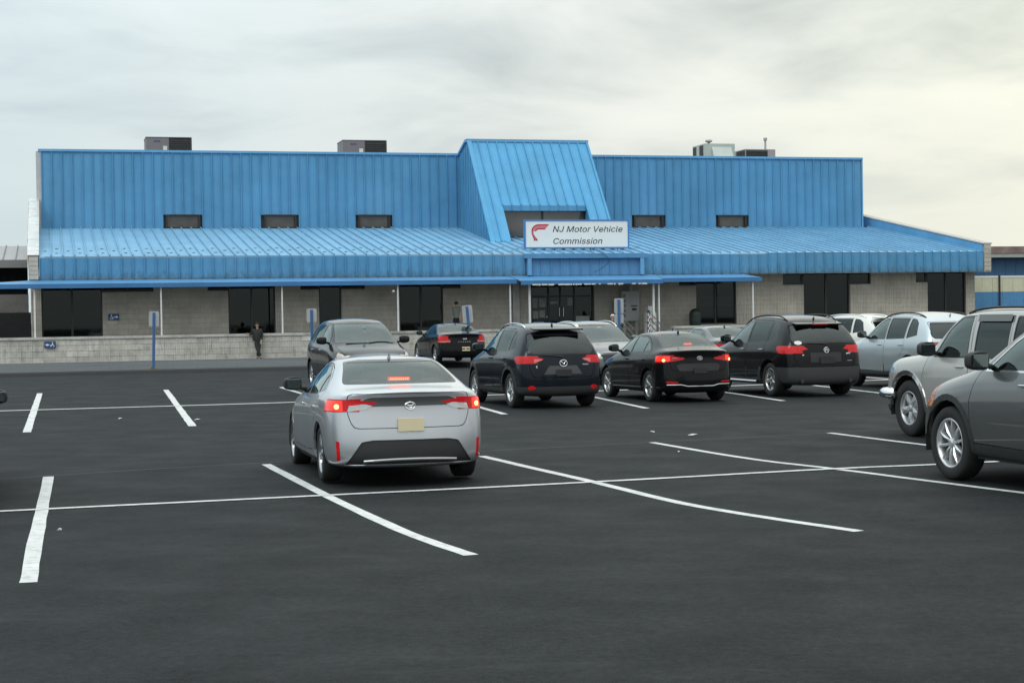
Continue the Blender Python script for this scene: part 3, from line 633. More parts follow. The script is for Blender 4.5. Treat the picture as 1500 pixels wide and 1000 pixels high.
for (o0, o1, mm) in ((0, .03, M_RED), (.035, .06, M_RED2), (.065, .09, M_RED)):
    bm = NB(); cl = [(.385, .90, 0), (.40, .74, .0), (.45, .60, .4), (.50, .48, .8), (.47+.04, .36, 1.3)]
    A2 = []; B2 = []
    for (x, z, f_) in cl: A2.append(bm.verts.new((x+o0*(1+f_), .024, z+.02*f_))); B2.append(bm.verts.new((x+o1*(1+f_)+.004, .024, z+.05*f_)))
    for a, b, c, d in zip(A2, A2[1:], B2[1:], B2): bm.faces.new((a, b, c, d))
    obj('emblem_tail', bm, mm, sg)
t_ = obj('loose_cable', NB(), None); bpy.data.objects.remove(t_)
bm = NB(); pts = []
for k in range(16): a = k/15; pts.append((26.85+.75*math.sin(a*math.pi*1.05)*.9, -.42, 5.28-1.15*a))
tube(bm, pts, .012, 5); o = obj('loose_cable', bm, M_FRAME); o.matrix_world = BM.copy(); tag(o, 'thin dark cable hanging in a curve below the white sign', 'cable')
# ---- accessible route signs
def access_sign(label, u, v, z, arrow):
    t_ = thing('accessible_route_sign', label, 'sign', G(u, v, z), YAW, 'blue wheelchair signs'); W_, H_ = .52, .31
    bm = NB(); box(bm, 0, W_, 0, .02, 0, H_); obj('sign_plate', bm, mat('access_blue', (.012, .055, .16), .5), t_)
    mw = mat('sign_symbol_white', (.7, .72, .74), .5); bm = NB(); sx = 1 if arrow > 0 else -1; cx = .15 if arrow > 0 else .37
    n = 10
    for k in range(n):   # wheel
        a0, a1 = R(-200+k*26)*sx, R(-200+(k+1)*26)*sx
        p = lambda a, r: (cx+.0+math.cos(a)*r*1.0, .105+math.sin(a)*r)
        flat(bm, [p(a0, .075), p(a1, .075), p(a1, .055), p(a0, .055)], -.008, -.001)
    flat(bm, [(cx-.022, .15), (cx+.012, .15), (cx+.012, .24), (cx-.022, .24)], -.009, -.0015); flat(bm, [(cx-.02, .245), (cx+.015, .245), (cx+.015, .285), (cx-.02, .285)], -.008, -.001)
    q = sorted([cx, cx+.09*sx]); flat(bm, [(q[0], .13), (q[1], .13), (q[1], .15), (q[0], .15)], -.01, -.002); q = sorted([cx+.075*sx, cx+.1*sx]); flat(bm, [(q[0], .07), (q[1], .07), (q[1], .129), (q[0], .129)], -.009, -.001)
    obj('wheelchair_symbol', bm, mw, t_); bm = NB()
    if arrow > 0: flat(bm, [(.29, .13), (.38, .13), (.38, .09), (.48, .155), (.38, .22), (.38, .18), (.29, .18)], -.008, -.001)
    else: flat(bm, [(.23, .13), (.23, .18), (.14, .18), (.14, .22), (.04, .155), (.14, .09), (.14, .13)], -.008, -.001)
    obj('arrow_symbol', bm, mw, t_)
access_sign('small blue wheelchair sign with arrow pointing right on the building wall', 2.52, VL-.05, 2.05, 1)
access_sign('small blue wheelchair sign with arrow pointing left on the low block wall', -.47, -1.6, .80, -1)
# ---- parking sign posts seen from behind
def signpost(label, x, y, z, h, lean, w_=.30, hh=.46, second=False):
    t_ = thing('parking_sign', label, 'sign', (x, y, z), YAW, 'parking signs on blue posts seen from behind'); t_.rotation_euler = (0, R(lean), YAW)
    bm = NB(); prism(bm, [(-.055, 0), (-.03, -.03), (.03, -.03), (.055, 0), (.03, .012), (-.03, .012)], 0, h, lambda p, t: (p[0], p[1], t)); obj('post', bm, mat('blue_post', (.035, .11, .26), .55, var=.1, vscale=5), t_)
    def plate(z0, z1):
        bm = NB(); n = 4; pts = []; r = .05
        for (cx, cz, a0) in ((w_/2*1.0-r, z1-r, 0), (-w_/2+r, z1-r, 90), (-w_/2+r, z0+r, 180), (w_/2-r, z0+r, 270)):
            for k in range(n): a = R(a0+90*k/(n-1)); pts.append((cx+r*math.cos(a), cz+r*math.sin(a)))
        prism(bm, pts, .014, .020, lambda p, t: (p[0], t, p[1])); obj('sign_plate', bm, mat('sign_back_aluminium', (.42, .44, .45), .45, .6, var=.12), t_)
    plate(h-hh+.06, h+.05)
    if second: plate(h-hh-.30, h-hh+.03)
    return t_
signpost('blue post with a blank silver sign back standing alone on the kerb at left', -13.83, 64.68, .11, 2.2, 1.5, .38, .60)
signpost('blue post with silver sign back above the roof of the black SUV facing the camera', -7.43, 62.41, .11, 2.2, 0, .38, .52)
signpost('tilted blue post with silver sign back in front of the black sedan by the wall', -1.58, 66.0, .17, 2.2, -4.6, .42, .70)
signpost('blue post with two stacked silver sign backs near the grey meter cabinet', 3.9, 61.2, .12, 2.38, .6, .36, .56, True)
bm = NB()
for k in range(26):
    a = random.uniform(0, 6.28); r_ = random.uniform(.02, .2); h = random.uniform(.05, .16); c_ = Vector((math.cos(a)*r_, math.sin(a)*r_, 0)); d_ = Vector((random.uniform(-.05, .05), random.uniform(-.05, .05), h))
    n_ = Vector((-d_.y, d_.x, 0)).normalized()*.02 if d_.xy.length > 1e-4 else Vector((.02, 0, 0)); vs = [bm.verts.new(c_-n_), bm.verts.new(c_+n_), bm.verts.new(c_+d_)]; bm.faces.new(vs)
o = obj('weed_tuft', bm, mat('yellow_weed', (.16, .15, .04), .8, var=.2)); o.location = (-13.83, 64.6, .11); tag(o, 'yellowish weeds at the foot of the lone blue sign post', 'plant')
# ---- meter cabinets, railings, newspaper box, bin
t_ = thing('meter_cabinet', 'grey electric meter cabinets on legs against the block wall right of the entrance doors', 'cabinet', G(28.25, VL-.45, .15), YAW)
bm = NB(); box(bm, .35, 1.30, 0, .35, 1.45, 3.0); obj('cabinet', bm, M_GREY, t_); bm = NB(); box(bm, -.05, .33, .05, .33, 1.25, 2.5); obj('side_cabinet', bm, M_GREY, t_)
for x in (.45, 1.12): bm = NB(); box(bm, x, x+.13, .1, .3, 0, 1.449); obj('leg', bm, M_GREY, t_)
bm = NB(); box(bm, .83, .98, .1, .2, 3.01, 3.6); obj('conduit', bm, M_GREY, t_)
for k in range(5): bm = NB(); box(bm, .42, .55, -.03, -.002, 1.65+k*.26, 1.8+k*.26); obj('meter_window', bm, mat('meter_dark', (.15, .15, .14), .4), t_)
bm = NB(); box(bm, .85, 1.2, -.02, -.002, 2.2, 2.26); box(bm, .9, 1.15, -.02, -.002, 2.0, 2.12); obj('cabinet_label', bm, M_FRAME, t_)
def railing(label, u, v):
    t_ = thing('stair_railing', label, 'railing', G(u, v, .15), YAW, 'striped stair railings by the entrance')
    bm = NB(); box(bm, -.05, .05, -.05, .05, 0, 2.0)
    obj('newel_post', bm, mat('rail_black', (.03, .03, .03), .5), t_)
    for k in range(6): bm = NB(); box(bm, -.055, -.0, -.055, -.051, .3+k*.28, .44+k*.28); box(bm, .0, .055, -.055, -.051, .16+k*.28, .3+k*.28); obj('reflective_stripe', bm, M_WHITEP, t_)
    for k in range(5): bm = NB(); tube(bm, [(.05, 0, 1.9-k*.3), (.95, 0, 1.0-k*.3 if k < 3 else .2)], .025, 6); obj('rail', bm, mat('rail_grey', (.16, .16, .16), .5), t_)
railing('striped black and white stair railing left of the meter cabinets, partly behind cars', 27.6, -1.3); railing('striped black and white stair railing just left of the post pair, beside the white boxes', 29.35, -1.2)
t_ = thing('newspaper_box', 'white stacked literature boxes between the thin white posts right of the entrance', 'box', G(29.75, -.3, .15), YAW)
for (z0, z1, w_) in ((0, 1.35, .5), (1.4, 1.9, .52), (1.94, 2.2, .36)): bm = NB(); box(bm, -w_/2+.1, w_/2+.1, 0, .4, z0, z1); obj('box_tier', bm, M_WHITEP, t_)
bm = NB(); box(bm, -.02, .25, -.01, -.002, 1.5, 1.58); obj('red_stripe', bm, mat('strip_red', (.5, .1, .06), .6), t_)
t_ = thing('litter_bin', 'dark green domed litter bin left of the window with pale blinds', 'bin', G(32.6, .55, 1.12), YAW)
bm = NB(); lathe(bm, [(.0, 0), (.26, 0), (.3, .5), (.3, .75)], 18, 'z'); obj('bin_body', bm, mat('bin_green', (.015, .03, .025), .5), t_, True)
bm = NB(); lathe(bm, [(.31, .751), (.31, .8), (.24, .98), (.12, 1.06), (0.001, 1.08)], 18, 'z'); obj('bin_lid', bm, mat('bin_green', (.015, .03, .025), .5), t_, True)
t_ = thing('wall_lamp', 'small white lamp at the top of the post beside the wide dark window', 'lamp', G(16.1, -1.15, 3.3), YAW)
bm = NB(); lathe(bm, [(.001, -.1), (.06, -.08), (.07, 0), (.001, .02)], 10, 'z'); obj('lamp_globe', bm, M_WHITEP, t_, True); bm = NB(); tube(bm, [(0, 0, .0), (.2, .03, .1)], .012, 5); obj('lamp_arm', bm, M_FRAME, t_)
# ---- neighbouring structure at left
nb = thing('canopy_building', 'grey roofed open canopy building behind the left end of the blue building', 'building', G(-14, 9, 0), YAW)
bm = NB()
prism(bm, [(-2, 5.15), (7, 6.3), (7, 6.15), (-2, 5.0)], -16, 12.7, lambda p, t: (t, p[0], p[1])); obj('roof', bm, mat('canopy_roof', (.34, .33, .33), .5, .2, var=.1), nb)
for k in range(45): bm = NB(); x = -15.6+k*.63; prism(bm, [(-2, 5.15), (7, 6.3), (7, 6.36), (-2, 5.21)], x, x+.05, lambda p, t: (t, p[0], p[1])); obj('roof_seam', bm, mat('canopy_seam', (.22, .21, .21), .5, .2), nb)
bm = NB(); box(bm, -16, 12.7, -2.15, -2.02, 4.8, 5.2); obj('gutter', bm, mat('canopy_gutter', (.20, .2, .2), .6), nb)
bm = NB(); box(bm, -16, 12.7, 2.2, 2.4, 0, 5.3); obj('back_wall', bm, mat('canopy_dark_wall', (.035, .035, .035), .9, var=.3), nb)
bm = NB(); box(bm, 8, 12.8, -4.6, -4.4, .1, 3.4); obj('partition_wall', bm, mat('canopy_grey_wall', (.13, .125, .115), .9, var=.15), nb)
bm = NB(); box(bm, 11.3, 12.9, -4.66, -4.61, .1, 2.5); obj('doorway', bm, M_DARK, nb)
for x in (9.75, 10.15, 10.45): bm = NB(); box(bm, x, x+.09, -5.9, -5.8, .1, 3.5); obj('column', bm, M_WHITEP, nb)
# ---- neighbouring building at right
rb = thing('warehouse', 'blue clad warehouse with rusty roof edge behind the right end of the building', 'building', G(50.5, 14, 0), YAW)
bm = NB(); box(bm, -4, 40, 0, 20, 0, 5.19); obj('wall', bm, mat('warehouse_backing', (.05, .07, .1), .8), rb)
for k in range(40): bm = NB(); a = -3.9+k*.75; box(bm, a, a+.735, -.07, -.003, 3.4, 5.15); obj('blue_wall_panel', bm, mat('warehouse_blue', (.045, .135, .26), .6, objvar=.06, var=.08), rb)
bm = NB(); box(bm, -4, 40, -1.0, 20, 5.2, 5.45); obj('roof_edge', bm, M_GREY, rb)
bm = NB(); box(bm, -4, 40, -1.05, 20, 5.46, 5.9); obj('rusty_parapet', bm, mat('rusty_edge', (.20, .135, .12), .85, var=.35, vscale=1.2, stain=(.35, .32, .28), stainamt=.6), rb)
fe = thing('cream_fence', 'cream board fence over a blue base wall at the right edge behind the building corner', 'fence', G(50.2, 5, 0), YAW)
for k in range(22): bm = NB(); a = -2+k*.68; box(bm, a+.008, a+.672, 0, .06, 2.92, 3.75); obj('fence_panel', bm, mat('cream_board', (.50, .50, .36), .7, objvar=.04, var=.08), fe)
bm = NB(); box(bm, -2, 13, -.02, .08, 3.751, 3.86); obj('top_rail', bm, M_WHITEP, fe)
for k in range(22): bm = NB(); a = -2+k*.68; box(bm, a+.004, a+.676, 0, .06, .1, 2.91); obj('base_panel', bm, mat('base_blue', (.06, .20, .38), .7, objvar=.06, var=.1), fe)
bm = NB(); box(bm, 3.15, 3.25, -.08, -.025, .1, 3.9); obj('fence_post', bm, M_FRAME, fe)

# ------------------------------------------------------------------ cars
def lerp(a, b, t): return a + (b-a)*t
def interp(tab, x, k=1):
    if x <= tab[0][0]: return tab[0][k]
    for a, b in zip(tab, tab[1:]):
        if x <= b[0]: return lerp(a[k], b[k], (x-a[0])/(b[0]-a[0]))
    return tab[-1][k]
FR = (1.0, .90, .52, 0.0)
SEDAN = dict(L=4.63, H=1.435, W=1.78, wb=2.70, fo=.96, R=.325, Ra=.385, cl=.19, wr=.565, cap=(.30, .26), capmid=(.42, .07),
  # s, top z, belt z, half width
  st=[(.30, .74, .66, .73), (.55, .83, .74, .82), (.95, .905, .82, .872), (1.3, .965, .885, .888), (1.50, 1.06, .915, .89), (1.85, 1.255, .935, .89), (2.15, 1.39, .95, .89), (2.6, 1.448, .96, .89), (3.05, 1.440, .972, .89), (3.4, 1.39, .985, .886), (3.75, 1.265, 1.0, .88), (4.02, 1.145, 1.012, .87), (4.18, 1.105, 1.012, .86), (4.37, 1.09, 1.0, .825)],
  foff=(.10, .02, 0, .02, .08, .10, .10, .10), roff=(.12, .02, .0, .03, .06, .04, .03, .02),
  arches=True,
  wins=dict(front=[(1.62, .985), (2.50, 1.0), (2.47, 1.325), (2.23, 1.315), (1.98, 1.20)], rear=[(2.56, 1.0), (3.27, 1.018), (3.27, 1.265), (3.0, 1.325), (2.54, 1.335)], quarter=[(3.31, 1.022), (3.66, 1.06), (3.52, 1.16), (3.31, 1.248)]),
  fdoor=[(1.45, .34), (2.52, .32), (2.54, .98), (2.50, 1.352), (2.21, 1.345), (1.93, 1.215), (1.57, .975), (1.42, .80)],
  rdoor=[(2.545, .32), (3.12, .34), (3.24, .54), (3.36, .68), (3.50, .78), (3.74, 1.05), (3.56, 1.185), (3.28, 1.30), (3.0, 1.352), (2.525, 1.358)],
  wshield=[(-.70, 1.0), (.70, 1.0), (.56, 1.36), (-.56, 1.36)], wsmax=2.3,
  rglass=[(-.615, 1.135), (.615, 1.135), (.60, 1.18), (.505, 1.375), (-.505, 1.375), (-.60, 1.18)], rgmin=3.2, rgnx=-.14,
  lid=[(-.60, .64), (.60, .64), (.66, .80), (.66, 1.03), (-.66, 1.03), (-.66, .80)],
  hood=[(.35, -.66), (1.22, -.74), (1.30, 0), (1.22, .74), (.35, .66), (.27, 0)],
  headR=[(.28, .60), (.30, .72), (.62, .765), (.62, .73), (.45, .60)], headF=[(.48, .58), (.9, .60), (.9, .74), (.60, .72)],
  grille=[(-.40, .32), (.40, .32), (.48, .54), (-.48, .54)])
SUV = dict(L=4.54, H=1.70, W=1.84, wb=2.70, fo=.93, R=.355, Ra=.43, cl=.24, wr=.60, cap=(.26, .20), capmid=(.40, .06),
  st=[(.26, .90, .82, .77), (.5, .985, .88, .87), (.9, 1.065, .955, .91), (1.18, 1.115, 1.0, .92), (1.40, 1.22, 1.03, .92), (1.75, 1.45, 1.05, .92), (2.1, 1.63, 1.065, .92), (2.6, 1.70, 1.08, .92), (3.1, 1.705, 1.09, .92), (3.6, 1.68, 1.11, .92), (3.95, 1.64, 1.12, .91), (4.34, 1.60, 1.12, .872)],
  foff=(.10, .02, 0, .02, .06, .08, .08, .08), roff=(.10, .0, -.01, .0, .05, .08, .22, .40),
  arches=True,
  wins=dict(front=[(1.55, 1.105), (2.48, 1.11), (2.44, 1.55), (2.22, 1.545), (1.90, 1.38)], rear=[(2.56, 1.11), (3.36, 1.13), (3.34, 1.55), (2.52, 1.56)], quarter=[(3.46, 1.135), (3.86, 1.20), (3.76, 1.44), (3.62, 1.52), (3.44, 1.545)]),
  fdoor=[(1.38, .40), (2.50, .38), (2.52, 1.08), (2.475, 1.59), (2.19, 1.585), (1.84, 1.41), (1.46, 1.09), (1.36, .8)],
  rdoor=[(2.525, .38), (3.08, .40), (3.18, .62), (3.30, .80), (3.42, .93), (3.40, 1.12), (3.385, 1.585), (2.50, 1.598)],
  wshield=[(-.73, 1.14), (.73, 1.14), (.60, 1.58), (-.60, 1.58)], wsmax=2.2,
  rglass=[(-.66, 1.13), (.66, 1.13), (.70, 1.20), (.60, 1.45), (-.60, 1.45), (-.70, 1.20)], rgmin=3.6, rgnx=-.12,
  lid=[(-.62, .62), (.62, .62), (.70, .80), (.72, 1.10), (.64, 1.485), (-.64, 1.485), (-.72, 1.10), (-.70, .80)],
  hood=[(.35, -.70), (1.12, -.76), (1.20, 0), (1.12, .76), (.35, .70), (.27, 0)],
  headR=[(.25, .72), (.27, .86), (.62, .93), (.60, .87), (.45, .74)], headF=[(.52, .70), (.95, .72), (.95, .88), (.62, .86)],
  grille=[(-.48, .44), (.48, .44), (.56, .80), (-.56, .80)])
M_TYRE = mat('tyre_rubber', (.014, .014, .014), .85, var=.15, vscale=8, bump=.3, bscale=60); M_BLKPL = mat('black_plastic', (.018, .019, .02), .6, var=.1, bump=.1, bscale=80)
M_CHAS = mat('underbody', (.008, .008, .008), .95); M_SEAT = mat('seat_fabric', (.075, .073, .070), .9); M_SEATL = mat('seat_grey', (.22, .22, .21), .9)
M_CHROME = mat('chrome', (.75, .76, .77), .12, 1.0); M_GLOSSB = mat('gloss_black_trim', (.01, .01, .011), .12)
M_GCLR = glass('car_glass_clear', (.52, .62, .58)); M_GTINT = glass('car_glass_tinted', (.09, .10, .10), .60); M_GREAR = glass('car_glass_rear', (.42, .50, .47), .72)
M_MIRG = mat('mirror_glass', (.13, .15, .155), .06, 1.0); M_PLATE = mat('cream_licence_plate', (.62, .54, .36), .5, var=.04); M_REDG = mat('red_lens', (.50, .010, .014), .18, coat=.15, spec=.3, var=.18, vscale=14)
M_REDON = mat('red_lens_lit', (.8, .05, .03), .2, emis=((1, .07, .04), 2.2)); M_BULB = mat('brake_bulb_lit', (1, .3, .1), .3, emis=((1, .30, .10), 5.0)); M_GLOW = mat('outer_lens_lit', (.6, .02, .015), .2, coat=.3, emis=((1, .035, .02), .75)); M_CLRL = mat('clear_lens', (.5, .5, .5), .08, .3, coat=.6)
M_PINKL = mat('pale_red_lens', (.55, .13, .12), .12, coat=.5); M_AMB = mat('amber_lens', (.62, .20, .05), .12, coat=.6); M_HEAD = mat('headlight_lens', (.42, .43, .44), .08, .5, coat=.8)
def paint(name, col, metal=.5, rough=.32, coat=1.0, dirt=.06):
    m_ = mat('paint_'+name, col, rough, metal, var=dirt, vscale=1.2, coat=coat)
    if max(col) < .03: b = m_.node_tree.nodes['Principled BSDF']; b.inputs['Coat IOR'].default_value = 1.25; b.inputs['Specular IOR Level'].default_value = .08; b.inputs['Coat Roughness'].default_value = .05; b.inputs['Coat Weight'].default_value = .85
    return m_

def build_cage(T, L, W, H):
    sx, sy, sz = L/T['L'], W/T['W'], H/T['H']; hw = T['W']/2; st = T['st']; n = len(st); cl = T['cl']; zmax = max(s[1] for s in st)
    bm = NB()
    def rows(s):
        _, zt, zb, w_ = s; t = max(0, min(1, (zt-zb)/(zmax-zb))); t = max(t, 0.0)
        yr = lerp(w_*.80, T['wr']*w_/hw, min(1, t*1.05)) if zt-zb > .13 else w_*.82
        crown = lerp(.035, .055, t); yb = w_*.935
        zr = zt-crown; z6 = lerp(zb, zr, .55); y6 = lerp(yb, yr, .47) + .02*t
        h = zb-cl
        return [(w_*.86, cl), (w_*.965, cl+.05), (w_*.992, cl+.28*h), (w_*1.0, cl+.62*h), (w_*.985, zb-.09), (yb, zb), (y6, z6), (yr, zr)], yr, zt, crown
    G_ = []   # per station ring of verts (half, y>0) 8 rows
    verts = {}
    info = [rows(s) for s in st]
    def xof(i, r):
        s = st[i][0]
        if i == 0: s += T['foff'][r]
        if i == n-1: s -= T['roff'][r]
        if i == n-2: s -= T['roff'][r]*.45
        if i == n-3: s -= T['roff'][r]*.15
        return s
    def V(key, s, y, z):
        if key not in verts: verts[key] = bm.verts.new(((T['L']/2 - s)*sx, y*sy, z*sz))
        return verts[key]
    for side in (1, -1):
        for i in range(n):
            R_, yr, zt, cr = info[i]
            for r in range(8): V(('s', side, i, r), xof(i, r), side*R_[r][0], R_[r][1])
            for c in range(1, 4):
                key = ('t', side if c < 3 else 0, i, c); f = FR[c]
                V(key, xof(i, 7)- (0.05*(1-f*f) if i == 0 else 0) + (0.03*(1-f*f) if i == n-1 else 0), side*yr*f, zt - cr*f*f)
        for end, i in ((0, 0), (1, n-1)):
            R_, yr, zt, cr = info[i]
            for r in range(0, 7):
                for c in range(1, 4):
                    f = FR[c]; d = T['cap'][end]*(1 - f**2.6*1.0) if c < 3 else T['cap'][end]
                    d = {1: T['cap'][end]*.42, 2: T['cap'][end]*.86, 3: T['cap'][end]}[c]
                    s = xof(i, r); s = s - d if end == 0 else s + d
                    V(('e', end, side if c < 3 else 0, r, c), s, side*R_[r][0]*f, R_[r][1] + (cr*(1-f*f) if r >= 5 else 0)*.9)
    def sv(side, i, r): return verts[('s', side, i, r)]
    def tv(side, i, c): return verts[('s', side, i, 7)] if c == 0 else verts[('t', side if c < 3 else 0, i, c)]
    def ev(end, side, r, c):
        i = 0 if end == 0 else n-1
        if c == 0: return sv(side, i, r)
        if r == 7: return tv(side, i, c)
        return verts[('e', end, side if c < 3 else 0, r, c)]
    def face(*v):
        v2 = []
        for x in v:
            if x not in v2: v2.append(x)
        try: bm.faces.new(v2)
        except ValueError: pass
    for side in (1, -1):
        for i in range(n-1):
            for r in range(7): face(sv(side, i, r), sv(side, i+1, r), sv(side, i+1, r+1), sv(side, i, r+1))
            for c in range(3): face(tv(side, i, c), tv(side, i+1, c), tv(side, i+1, c+1), tv(side, i, c+1))
        for end in (0, 1):
            for r in range(7):
                for c in range(3): face(ev(end, side, r, c), ev(end, side, r, c+1), ev(end, side, r+1, c+1), ev(end, side, r+1, c))
    for i in range(n-1): face(sv(1, i, 0), sv(1, i+1, 0), sv(-1, i+1, 0), sv(-1, i, 0))
    for end in (0, 1):
        face(*[ev(end, 1, 0, c) for c in range(4)], *[ev(end, -1, 0, c) for c in (2, 1, 0)])
    bmesh.ops.recalc_face_normals(bm, faces=bm.faces)
    return bm
def subdivide(bm, lev):
    me = bpy.data.meshes.new('cage'); bm.to_mesh(me); bm.free(); o = bpy.data.objects.new('cage', me); link(o)
    md = o.modifiers.new('s', 'SUBSURF'); md.levels = lev; md.subdivision_type = 'CATMULL_CLARK'
    dg = bpy.context.evaluated_depsgraph_get(); m2 = bpy.data.meshes.new_from_object(o.evaluated_get(dg)); bpy.data.objects.remove(o); bpy.data.meshes.remove(me)
    b = NB(); b.from_mesh(m2); bpy.data.meshes.remove(m2); b.normal_update(); return b
def pip(p, poly):
    x, y = p; ins = False; j = len(poly)-1
    for i in range(len(poly)):
        xi, yi = poly[i]; xj, yj = poly[j]
        if (yi > y) != (yj > y) and x < (xj-xi)*(y-yi)/(yj-yi)+xi: ins = not ins
        j = i
    return ins
def inset(poly, d):
    a = sum(poly[i][0]*poly[(i+1) % len(poly)][1]-poly[(i+1) % len(poly)][0]*poly[i][1] for i in range(len(poly)))
    sg = 1 if a > 0 else -1; n = len(poly); out_ = []
    for i in range(n):
        p0, p1, p2 = Vector(poly[i-1]), Vector(poly[i]), Vector(poly[(i+1) % n])
        d1 = (p1-p0).normalized(); d2 = (p2-p1).normalized(); n1 = Vector((-d1.y, d1.x))*sg; n2 = Vector((-d2.y, d2.x))*sg
        b = (n1+n2); k = d/max(.3, (1+n1.dot(n2))/1.0) if b.length > 1e-6 else 0
        out_.append(tuple(p1 + b*k))
    return out_
def rounded(poly, r, k=2):
    n = len(poly); o = []
    for i in range(n):
        p0, p1, p2 = Vector(poly[i-1]), Vector(poly[i]), Vector(poly[(i+1) % n]); a = p1+(p0-p1).normalized()*min(r, (p0-p1).length*.4); b = p1+(p2-p1).normalized()*min(r, (p2-p1).length*.4)
        for j in range(k+1): t = j/k; o.append(tuple(a.lerp(p1, t).lerp(p1.lerp(b, t), t)))
    return o
class Shell:
    def __init__(s, bm): s.bm = bm
    def cut(s, poly, ax, filt):
        """cut the shell along a 2-D outline seen along one axis; ax = (i, j) kept coordinates; returns faces inside"""
        bm = s.bm; i0, j0 = ax; k0 = 3-i0-j0
        xs = [p[0] for p in poly]; ys = [p[1] for p in poly]; bx = (min(xs)-.002, max(xs)+.002, min(ys)-.002, max(ys)+.002)
        def over(f, b):
            a0 = a1 = None
            vs = f.verts; c0 = [v.co[i0] for v in vs]; 
            if min(c0) > b[1] or max(c0) < b[0]: return False
            c1 = [v.co[j0] for v in vs]; return not (min(c1) > b[3] or max(c1) < b[2])
        cand = set(f for f in bm.faces if filt(f.calc_center_median(), f.normal) and over(f, bx))
        for a, b in zip(poly, poly[1:]+poly[:1]):
            eb = (min(a[0], b[0])-.0005, max(a[0], b[0])+.0005, min(a[1], b[1])-.0005, max(a[1], b[1])+.0005)
            fs = [f for f in cand if over(f, eb)]
            if not fs: continue
            no = [0, 0, 0]; no[i0] = -(b[1]-a[1]); no[j0] = b[0]-a[0]; co = [0, 0, 0]; co[i0] = a[0]; co[j0] = a[1]
            if Vector(no).length < 1e-7: continue
            geom = list(set(v for f in fs for v in f.verts)) + list(set(e for f in fs for e in f.edges)) + fs
            r = bmesh.ops.bisect_plane(bm, geom=geom, dist=1e-5, plane_co=co, plane_no=Vector(no).normalized())
            for g in r['geom']:
                if isinstance(g, bmesh.types.BMFace): cand.add(g)
            cand = set(f for f in cand if f.is_valid)
        res = []
        for f in cand:
            c = f.calc_center_median()
            if pip((c[i0], c[j0]), poly): res.append(f)
        return res
    def take(s, faces):
        """lift faces off the shell into a bmesh of their own"""
        nb = NB(); mp = {}
        for f in faces:
            vs = []
            for v in f.verts:
                if v not in mp: mp[v] = nb.verts.new(v.co); mp[v].normal = v.normal
                vs.append(mp[v])
            try: nf = nb.faces.new(vs); nf.smooth = True
            except ValueError: pass
        bmesh.ops.delete(s.bm, geom=faces, context='FACES'); nb.normal_update(); return nb
def rim_in(bm, d, off=0.0):
    for f in bm.faces: f.smooth = True
    """push the sheet by off along its normals, and give open edges a lip d deep"""
    bm.normal_update(); NOREC.add(id(bm))
    nrm = {v: v.normal.copy() for v in bm.verts}
    if off:
        for v in bm.verts: v.co += nrm[v]*off
    be = [e for e in bm.edges if len(e.link_faces) == 1]; cp = {}
    for e in be:
        f = e.link_faces[0]; a, b = None, None
        for l in f.loops:
            if l.edge == e: a, b = l.vert, l.link_loop_next.vert
        q = []
        a1 = bm.verts.new(a.co); b1 = bm.verts.new(b.co); a2 = bm.verts.new(a.co - nrm.get(a, a.normal)*d); b2 = bm.verts.new(b.co - nrm.get(b, b.normal)*d)
        bm.faces.new((b1, a1, a2, b2))
    return bm
